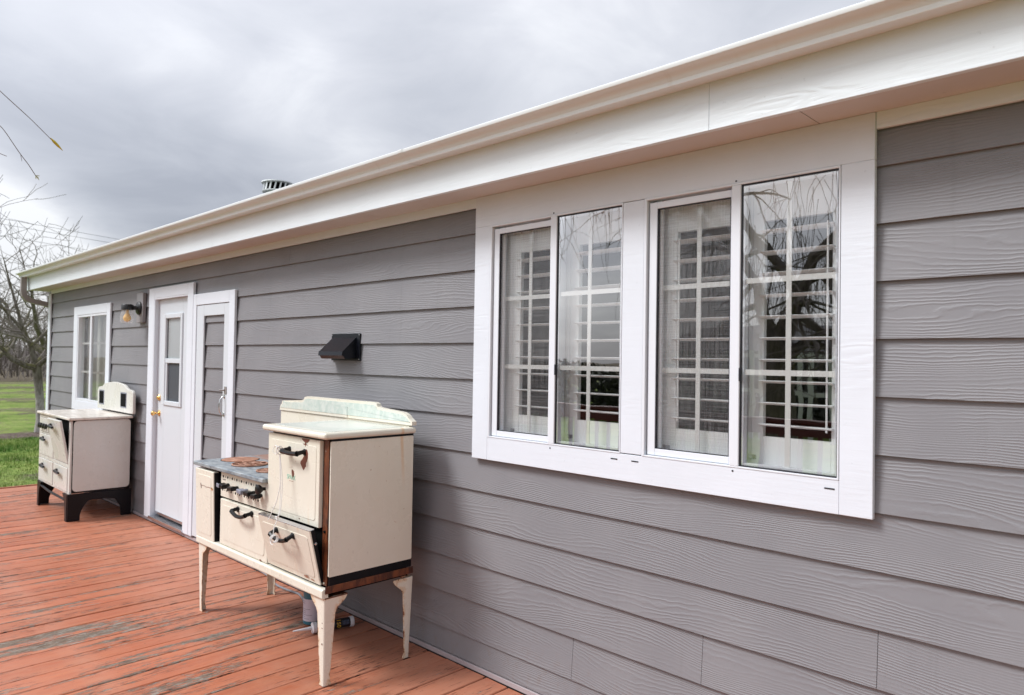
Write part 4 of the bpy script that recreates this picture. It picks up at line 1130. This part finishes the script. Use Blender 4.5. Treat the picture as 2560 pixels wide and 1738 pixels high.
d3 = dr(-8.262, -7.768, .498, .705, 'oven_door'); chrome_handle(-8.03, .662, BF - .006, d3)
d4 = dr(-8.262, -7.768, .722, .858, 'control_panel')
for x_, m_ in ((-8.185, m_plast), (-8.12, m_plast), (-8.035, m_plast), (-7.95, m_plast)):
    put(MB().lathe([(.010, 0), (.010, .010), (.024, .014), (.026, .030), (.020, .034), (.0, .035)], (x_, BF - .006, .785), (0, -1, 0), 14), 'burner_knob', m_, d4, smooth=True)
put(plate(-7.71, -7.286, BF + .012, BF + .019, .50, .884), 'cavity_face', m_void, s2)
MT = about(Matrix.Rotation(math.radians(10.5), 4, 'X'), (0, BF + .0, .500))
d5 = dr(-7.712, -7.284, .500, .895, 'tilted_door', MT, BF + .002); chrome_handle(-7.50, .835, BF - .006, d5, MT)
# back splash with shaped top
def arch():
    P = [(-8.185, .932), (-8.190, 1.10)]
    for i in range(6):
        t = PI - i * (PI / 2) / 5; P.append((-8.13 + .062 * math.cos(t), 1.105 + .048 * math.sin(t)))
    P += [(-8.06, 1.158), (-8.02, 1.170), (-7.98, 1.190)]
    for i in range(9):
        t = i / 8; P.append((-7.93 + .52 * t, 1.198 + .018 * math.sin(PI * t)))
    P += [(-7.37, 1.190), (-7.33, 1.170), (-7.29, 1.158)]
    for i in range(6):
        t = PI / 2 - i * (PI / 2) / 5; P.append((-7.205 + .066 * math.cos(t), 1.100 + .052 * math.sin(t)))
    P += [(-7.134, .95), (-7.140, .932)]
    return P
bs = put(MB().prism(arch(), 1, -.062, -.036), 'splash_back', m_cream2, s2, bev=.006, seg=2)
for a, b_ in ((-8.115, -7.985), (-7.465, -7.325)):
    put(plate(a - .012, b_ + .012, -.0645, -.061, .978, 1.124), 'recess_rim', m_knobg, bs)
    put(plate(a, b_, -.0665, -.0640, .99, 1.112), 'recess', m_void, bs)
# black base: four legs with arched aprons
def base_side(x0, x1):
    P = [(-.552, 0), (-.552, .240), (-.030, .240), (-.030, 0), (-.115, 0), (-.120, .06)]
    for i in range(7):
        t = i / 6; P.append((-.125 - .06 * t, .09 + .075 * math.sin(t * PI / 2)))
    P += [(-.24, .172), (-.36, .172)]
    for i in range(7):
        t = i / 6; P.append((-.375 - .065 * t, .170 - .08 * (1 - math.cos(t * PI / 2))))
    P += [(-.452, .05), (-.452, 0)]
    return MB().prism(P, 0, x0, x1)
put(base_side(-7.232, -7.212), 'base_panel', m_black, s2, bev=.002, seg=1)
put(base_side(-8.27, -8.25), 'base_panel', m_black, s2, bev=.002, seg=1)
def leg_face(x0, x1, xt):
    P = [(x0, 0), (x0, .235), (x1, .235), (x1, 0)]
    return P
blk = MB()
for (xa, xb, s_) in ((-7.232, -7.30, 1), (-8.25, -8.185, -1)):
    for y_ in (-.556, -.05):
        P = [(xa, 0), (xa, .236), (xb - .07 * s_, .236), (xb - .03 * s_, .20), (xb, .15), (xb + .012 * s_, .08), (xb + .014 * s_, 0)]
        put(MB().prism(P, 1, y_, y_ + .018), 'leg', m_black, s2)
put(MB().tube([(-8.17, -.545, .205), (-7.85, -.548, .185), (-7.33, -.545, .18)], .011, 8), 'front_bar', m_black, s2, smooth=True)
put(plate(-7.75, -7.35, -.30, -.12, .155, .20), 'drip_tray', m_whitep, s2, bev=.015)

# ================================================================== trees
class Tree:
    def __init__(s, seed): s.r = random.Random(seed); s.wood = MB(); s.tw = MB()
    def limb(s, pts, r0, r1, depth, kids, twig_len=.5, droop=0.0, min_r=.006, spread=1.0):
        n = len(pts); rs = [r0 + (r1 - r0) * (i / (n - 1)) ** .8 for i in range(n)]
        (s.wood if depth < 2 else s.tw).tube(pts, rs, 8 if depth < 2 else (5 if depth == 2 else 3), depth < 2)
        if depth >= len(kids): return
        for k in range(kids[depth]):
            t = s.r.uniform(.22, 1.0); i = min(int(t * (n - 1)), n - 2)
            p = Vector(pts[i]).lerp(Vector(pts[i + 1]), t * (n - 1) - i)
            dirn = (Vector(pts[i + 1]) - Vector(pts[i])).normalized()
            rd = Vector((s.r.gauss(0, 1), s.r.gauss(0, 1), s.r.gauss(.25, .7))).normalized()
            dnew = (dirn * .55 + rd * spread).normalized()
            if droop: dnew.z -= droop * .3
            L = twig_len * (2.4 - depth * .52) * s.r.uniform(.6, 1.25)
            rr = max(min_r, (rs[i] * .55)); s.grow(p, dnew, rr, max(min_r * .7, rr * .35), L, depth + 1, kids, twig_len, droop, min_r, spread)
    def grow(s, p, dv, r0, r1, L, depth, kids, tl, droop, min_r, spread):
        n = 5 if depth < 3 else 4; pts = [p.copy()]; q = p.copy(); dv = dv.normalized()
        for i in range(n):
            dv = (dv + Vector((s.r.gauss(0, .20), s.r.gauss(0, .20), s.r.gauss(.03, .16) - droop * .35))).normalized()
            q = q + dv * (L / n); pts.append(q.copy())
        s.limb(pts, r0, r1, depth, kids, tl, droop, min_r, spread)

def add_white(o, z0):
    a = o.data.attributes.new('whitewash', 'FLOAT', 'POINT')
    a.data.foreach_set('value', [min(1, max(0, (z0 - v.co.z) * 6 + .5)) for v in o.data.vertices])

def orchard_tree(seed, main=None):
    t = Tree(seed); r = t.r
    tr = [(0, 0, -.05), (.02, .01, .3), (.03, -.02, .8), (0.0, -.06, 1.25), (0, -.10, 1.62)]
    t.wood.tube(tr, [.13, .10, .09, .095, .11], 12)
    limbs = main or []
    if not main:
        for k in range(4):
            a = 2 * PI * k / 4 + r.uniform(-.4, .4); o = Vector((math.cos(a), math.sin(a), 0)); q = Vector((0, -.1, 1.55)); pts = [q.copy()]
            up = .45
            for i in range(6):
                up += .12; q = q + (o * r.uniform(.7, 1) + Vector((r.gauss(0, .2), r.gauss(0, .2), up))).normalized() * .58; pts.append(q.copy())
            limbs.append((pts, .10, .03))
    for pts, a, b_ in limbs: t.limb([Vector(p) for p in pts], a, b_, 1, (0, 7, 4, 2), .62, 0, .006)
    return t
TA = orchard_tree(21, [
    ([(0, -.1, 1.55), (-.05, -.22, 2.1), (.0, -.42, 2.55), (-.05, -.55, 3.1), (0, -.72, 3.7), (.05, -.85, 4.2)], .075, .010),
    ([(0, -.1, 1.58), (.1, -.32, 1.62), (.05, -.62, 1.78), (0, -.82, 2.05), (-.1, -1.3, 2.2), (-.1, -1.9, 2.35)], .085, .03),
    ([(0, -.1, 1.6), (-.2, .15, 2.0), (-.5, .4, 2.5), (-.8, .5, 3.1), (-1.0, .8, 3.9)], .08, .02),
    ([(0, -.1, 1.6), (.4, .1, 1.9), (.9, .3, 2.4), (1.4, .3, 3.0)], .07, .02),
    ([(0, -.42, 2.5), (-.1, -.8, 3.0), (0, -1.3, 3.3), (.1, -1.8, 3.8)], .04, .012),
    ([(0, -.22, 2.1), (0, .2, 2.6), (.1, .45, 3.4), (.1, .6, 4.3)], .045, .012)])
TM = []
for t in (TA, orchard_tree(5), orchard_tree(9), orchard_tree(14)):
    wm_ = t.wood.mesh('trunk', m_bark, True); cm = t.tw.mesh('crown', m_twig)
    a = wm_.attributes.new('whitewash', 'FLOAT', 'POINT')
    a.data.foreach_set('value', [min(1, max(0, (.92 - v.co.z) * 6 + .5)) for v in wm_.vertices])
    TM.append((wm_, cm))
def place_tree(k, x, y, rz, sc, label, group='bare orchard trees in rows'):
    o = thing('orchard_tree', label, 'tree', (x, y, GZ), group)
    mw = T(x, y, GZ) @ Matrix.Rotation(rz, 4, 'Z') @ Matrix.Scale(sc, 4)
    link('trunk', TM[k][0], o, mw=mw); link('crown', TM[k][1], o, mw=mw)
place_tree(0, -20.6, 2.17, 0, 1.0, 'nearest bare orchard tree with whitewashed trunk, left of the house corner')
place_tree(1, -21.2, -1.7, 1.2, 1.15, 'bare mossy orchard tree whose branches reach in at the left picture edge')
rr = random.Random(4)
far_lbl = 'bare orchard tree standing in the far rows beyond the grass'
for row in range(1, 11):
    x = -21 - row * 6.4
    yc_ = 1.6 + .2 * (-x - 20)
    for k in (-1, 0):
        yy = yc_ + k * 5.6 + rr.uniform(-.6, .6) + (1.7 if row % 2 else 4.1) 
        lab = far_lbl if row > 1 else ('bare orchard tree of the second row, %s' % ('far left outside the near tree', 'left of the near tree', 'behind the house corner', 'hidden behind the house')[k + 2])
        place_tree(1 + (row * 3 + k) % 3, x + rr.uniform(-.5, .5), yy, rr.uniform(0, 6.28), rr.uniform(.9, 1.15), lab)
# distant rows read as one brown mass
mb = MB(); rr = random.Random(8)
for i in range(16000):
    x = -58 - 90 * rr.random() ** 1.3; y = 1.6 + .2 * (-x - 20) + rr.uniform(-22, 30); z0 = GZ + rr.uniform(0.0, 1.6) * (1 + .5 * noise.noise(Vector((x * .3, y * .3, 0))))
    L = rr.uniform(.8, 2.2); a = rr.uniform(0, 6.28); tilt = rr.uniform(-.7, .7); w_ = rr.uniform(.03, .07)
    dx_, dy_ = math.cos(a), math.sin(a)
    mb.add([(x - w_ * dy_, y + w_ * dx_, z0), (x + w_ * dy_, y - w_ * dx_, z0), (x + dx_ * L * tilt, y + dy_ * L * tilt, z0 + L)], [(0, 1, 2)])
me = bpy.data.meshes.new('distant_orchard'); me.from_pydata(mb.v, [], mb.f); me.materials.append(m_twig)
o = bpy.data.objects.new('distant_orchard', me); COL.objects.link(o); tag(o, 'brown mass of bare orchard rows on the horizon at left', 'orchard', kind='stuff')
# low far ridge
mb = MB(); pts = []
for i in range(61):
    a = i / 60; y = -60 + 220 * a; pts.append((y, GZ + 1.2 + .5 * noise.noise(Vector((y * .03, 2, 0))) + .3 * noise.noise(Vector((y * .12, 5, 0)))))
mb.add([(-300, y, GZ - 1) for y, z in pts] + [(-320, y, z) for y, z in pts], [(i, i + 1, 62 + i, 61 + i) for i in range(60)])
m_ridge = mat('distant_ridge', (.10, .10, .12), 1.0)
rd_ = mb.build('distant_ridge', m_ridge, smooth=True); tag(rd_, 'low dark ridge on the horizon', kind='structure')

# ---- grass blades between the deck and the orchard
def _grass(g, b):
    o = g.obj(); n = g.noise(o, .9, 5, .65); n2 = g.noise(o, 9, 3)
    c = g.mix(g.maprange(n, .35, .62), (.07, .19, .025), (.27, .36, .09))
    c = g.mix(g.maprange(n2, .50, .70, 0, .7), c, (.40, .40, .17))
    px_ = g.xyz(o)[0]
    c = g.mix(g.math('MULTIPLY', g.maprange(px_, -14.5, -12.5), .6), c, (.36, .40, .16))
    g.put(b.inputs['Base Color'], c)
m_grass = mat('grass_blades', (.12, .28, .04), .7, build=_grass, spec=.2)
mb = MB(); rr = random.Random(3); V = mb.v; Fc = mb.f
for i in range(75000):
    x = -9.56 - 10.2 * rr.random() ** 1.15; y = rr.uniform(-3.2, 4.2)
    if -20.3 < x < -19.3 and rr.random() < .9: continue
    cl_ = noise.noise(Vector((x * .8, y * .8, 3))) * .5 + noise.noise(Vector((x * 2.2, y * 2.2, 9))) * .5
    h = .035 + max(0, cl_) * .12
    tuft = max(0, 1 - abs(x + 17.3) / 1.5); h += tuft * .14 * max(0, .35 + noise.noise(Vector((x * 1.5, y * 1.5, 1))))
    if cl_ < -.25: h *= .5
    a = rr.uniform(0, 6.28); w_ = rr.uniform(.004, .009); ln = rr.uniform(.1, .7) * h
    z0 = GZ + noise.noise(Vector((x * .35, y * .35, 0))) * .035 - .005
    k = len(V)
    V.extend([(x - w_ * math.sin(a), y + w_ * math.cos(a), z0), (x + w_ * math.sin(a), y - w_ * math.cos(a), z0), (x + ln * math.cos(a), y + ln * math.sin(a), z0 + h)])
    Fc.append((k, k + 1, k + 2))
me = bpy.data.meshes.new('grass'); me.from_pydata(V, [], Fc); me.materials.append(m_grass)
o = bpy.data.objects.new('grass', me); COL.objects.link(o); tag(o, 'bright green grass growing past the end of the deck', 'grass', kind='stuff')

# ================================================================== overhead wires
def wire(a, b_, sag, label):
    A, B = Vector(a), Vector(b_); n = 24
    pts = [A.lerp(B, i / n) - Vector((0, 0, sag * 4 * (i / n) * (1 - i / n))) for i in range(n + 1)]
    o = MB().tube(pts, .009, 5).build('overhead_wire', m_wire); tag(o, label, 'wire', 'overhead wires')
wire((-40, -16.0, 9.05), (-40, 40, 5.7), .15, 'upper overhead wire crossing the grey sky at left')
wire((-40, -16.0, 8.80), (-40, 40, 5.45), .15, 'second overhead wire just under the upper one')
wire((-40.5, -16.0, 8.45), (-40.5, 40, 4.9), .2, 'lower overhead wire crossing the sky at left')

# ================================================================== weeping tree behind the camera (seen in the panes, two twigs hang into view)
wt_ = thing('weeping_tree', 'large bare drooping tree whose thin twigs hang into the sky at upper left', 'tree', (-5.05, -9, GZ))
t = Tree(31)
Fk = (-5.06, -9, 1.85)
t.wood.tube([(-5.0, -9, GZ - .1), (-5.02, -9, .3), (-5.04, -9, 1.1), Fk], [.36, .27, .25, .27], 14)
L1 = [(-5.06, -9, 1.75), (-4.83, -9, 2.25), (-4.66, -9, 2.75), (-4.42, -8.9, 3.15), (-3.9, -8.7, 3.55), (-3.2, -8.3, 4.2)]
L2 = [(-5.06, -9, 1.8), (-5.32, -9, 2.3), (-5.45, -9.1, 2.8), (-5.9, -9.2, 3.5), (-6.6, -9.3, 4.3)]
L3 = [(-4.98, -9, 1.55), (-4.6, -9, 1.85), (-4.2, -8.9, 2.0), (-3.7, -8.8, 2.2), (-3.1, -8.6, 2.7)]
L4 = [(-4.70, -9, 2.62), (-4.95, -8.9, 3.05), (-5.3, -8.7, 3.5), (-5.5, -8.0, 4.3), (-5.6, -6.6, 5.0), (-5.7, -5.0, 5.0), (-5.6, -3.6, 4.5)]
L5 = [(-4.62, -9, 2.8), (-4.2, -8.9, 2.95), (-3.8, -8.8, 3.0), (-3.3, -8.7, 3.3)]
L6 = [(-5.9, -9.2, 3.5), (-6.9, -8.6, 4.4), (-8.0, -8.0, 5.0), (-9.2, -7.6, 5.3)]
for Lp, a, b_ in ((L1, .17, .06), (L2, .16, .05), (L3, .12, .04), (L4, .10, .02), (L5, .075, .03), (L6, .09, .03)):
    t.limb([Vector(p) for p in Lp], a, b_, 1, (0, 7, 4, 2), .75, .55, .005)
def hang(limbs, n, lo, hi):
    for i in range(n):
        Lp = t.r.choice(limbs); k = t.r.randrange(1, len(Lp) - 1); p = Vector(Lp[k]).lerp(Vector(Lp[k + 1]), t.r.random())
        p += Vector((t.r.gauss(0, .9), t.r.gauss(0, .9), t.r.uniform(-.1, .9))); L = t.r.uniform(lo, hi)
        if p.y > -4.2: continue
        pts = [p]; dv = Vector((t.r.gauss(0, .25), t.r.gauss(0, .25), -.6))
        for j in range(6):
            dv = (dv + Vector((t.r.gauss(0, .10), t.r.gauss(0, .10), -.35))).normalized(); pts.append(pts[-1] + dv * L / 6)
        t.tw.tube(pts, [.006, .005, .005, .0045, .004, .0035, .003], 3, False)
hang([L1, L2, L4, L5, L6], 330, .8, 2.4)
link('trunk', t.wood.mesh('trunk', m_bark, True), wt_); link('crown', t.tw.mesh('crown', m_twig), wt_)
a = bpy.data.objects['trunk' if False else 'crown'].name
tw1 = MB().tube(wob([(-5.6, -3.6, 4.5), (-5.3, -2.9, 4.3), (-4.7, -2.35, 3.75), (-4.1, -2.0, 3.02), (-3.5, -1.764, 2.538), (-3.5, -1.66, 2.455), (-3.5, -1.575, 2.378)]), [.012] * 6 + [.009] * 6 + [.006] * 6 + [.003] * 6 + [.0016] * 6 + [.0014] * 7, 5)
b1 = put(tw1, 'branch', m_twig, wt_, smooth=True)
mb = MB(); A, B = Vector((-3.5, -1.585, 2.390)), Vector((-3.5, -1.538, 2.346))
mb.tube([A, A.lerp(B, .3), A.lerp(B, .6), A.lerp(B, 1)], [.0015, .006, .0055, .0008], 5); put(mb, 'leaf', m_leafy, b1)
tw2 = MB().tube(wob([(-4.7, -2.35, 3.75), (-4.3, -2.2, 3.1), (-3.9, -1.98, 2.7), (-3.5, -1.761, 2.406), (-3.5, -1.690, 2.300), (-3.5, -1.66, 2.262), (-3.5, -1.630, 2.215)]), [.006] * 12 + [.003] * 6 + [.0015] * 19, 5)
tw2.tube([(-3.5, -1.688, 2.298), (-3.5, -1.683, 2.27)], [.0013, .0008], 4)
tw2.tube(wob([(-3.9, -1.98, 2.7), (-3.7, -1.9, 2.45), (-3.5, -1.80, 2.30), (-3.5, -1.755, 2.285), (-3.5, -1.735, 2.28)]), .0012, 4)
b2_ = put(tw2, 'branch', m_twig, wt_, smooth=True)
mb = MB()
for d_ in ((.012, -.010), (.002, -.016), (.016, .0), (.014, -.018)):
    p = Vector((-3.5, -1.634, 2.222)); mb.tube([p, p + Vector((0, d_[0] * .6, d_[1] * .6)), p + Vector((0, d_[0], d_[1]))], [.001, .0022, .0006], 4)
put(mb, 'leaf', m_budgreen, b2_)

# ================================================================== what the panes reflect: railing, fence, outbuilding
rl = thing('deck_railing', 'dark red timber railing along the open side of the deck, seen in the panes', 'railing', (-4, -4.55, 0))
mb = MB(); mb.box(-9.45, 2.1, -4.62, -4.48, .93, .965, .004); put(mb, 'top_rail', m_red, rl)
mb = MB(); mb.box(-9.45, 2.1, -4.57, -4.535, .80, .925, .003); put(mb, 'upper_rail', m_red, rl)
mb = MB(); mb.box(-9.45, 2.1, -4.57, -4.535, .12, .20, .003); put(mb, 'lower_rail', m_red, rl)
pm = MB().box(-.045, .045, -.045, .045, 0, .93, .004).mesh('post', m_red); bm_ = MB().box(-.018, .018, -.018, .018, .2, .8).mesh('baluster', m_red)
for i in range(7): link('post', pm, rl, mw=T(-9.4 + i * 1.9, -4.60 + .0, 0) @ T(0, 0, .0))
for i in range(60):
    link('baluster', bm_, rl, mw=T(-9.3 + i * .19, -4.552, 0))
fc = thing('picket_fence', 'tall white fence beyond the lawn, seen in the panes', 'fence', (-6, -15, GZ))
for z_ in (.3, 1.2, 2.1):
    mb = MB(); mb.box(-11, 4, -15.04, -15.0, GZ + z_, GZ + z_ + .10); put(mb, 'fence_rail', m_fencew, fc)
pk = MB().box(-.06, .06, -.012, .012, 0, 2.25).mesh('picket', m_fencew); ps = MB().box(-.06, .06, -.06, .06, 0, 2.5).mesh('fence_post', m_fencew)
for i in range(60):
    if i % 4 == 1: continue
    link('picket', pk, fc, mw=T(-10.9 + i * .25, -14.98, GZ + .05))
for i in range(6): link('fence_post', ps, fc, mw=T(-11 + i * 3, -15.10, GZ))
ob = thing('outbuilding', 'grey outbuilding with dark gable roof far behind the deck, seen in the panes', 'building', (-13, -24, GZ))
m_ow = mat('outbuilding_wall', (.16, .18, .17), .8)
mb = MB(); mb.box(-15, 1.5, -28, -21, GZ, 2.0); put(mb, 'wall', m_ow, ob)
mb = MB(); mb.prism([(-20.6, 1.95), (-24.5, 3.0), (-28.4, 1.95)], 0, -15.4, 2.0); put(mb, 'roof', m_shing, ob)
mb = MB(); mb.box(-13.2, -12.2, -21.0, -20.94, .6, 1.5); put(mb, 'window', m_fencew, ob)
hd = MB(); rr = random.Random(77)
for i in range(34000):
    x = rr.uniform(-46, 8); y = rr.uniform(-18.8, -17.0); z = GZ + rr.uniform(0, 1) * (1.5 + .5 * noise.noise(Vector((x * .6, 0, 7))) + (1.2 * max(0, noise.noise(Vector((x * .22, 3, 1)))) )); s_ = .17
    v = [Vector((rr.gauss(0, 1), rr.gauss(0, 1), rr.gauss(0, 1))).normalized() * s_ for _ in range(3)]
    hd.add([Vector((x, y, z)) + q for q in v], [(0, 1, 2)])
me = bpy.data.meshes.new('hedge'); me.from_pydata(hd.v, [], hd.f); me.materials.append(m_leafg)
o = bpy.data.objects.new('hedge', me); COL.objects.link(o); tag(o, 'dark dense hedge behind the white fence, seen in the panes', 'hedge')
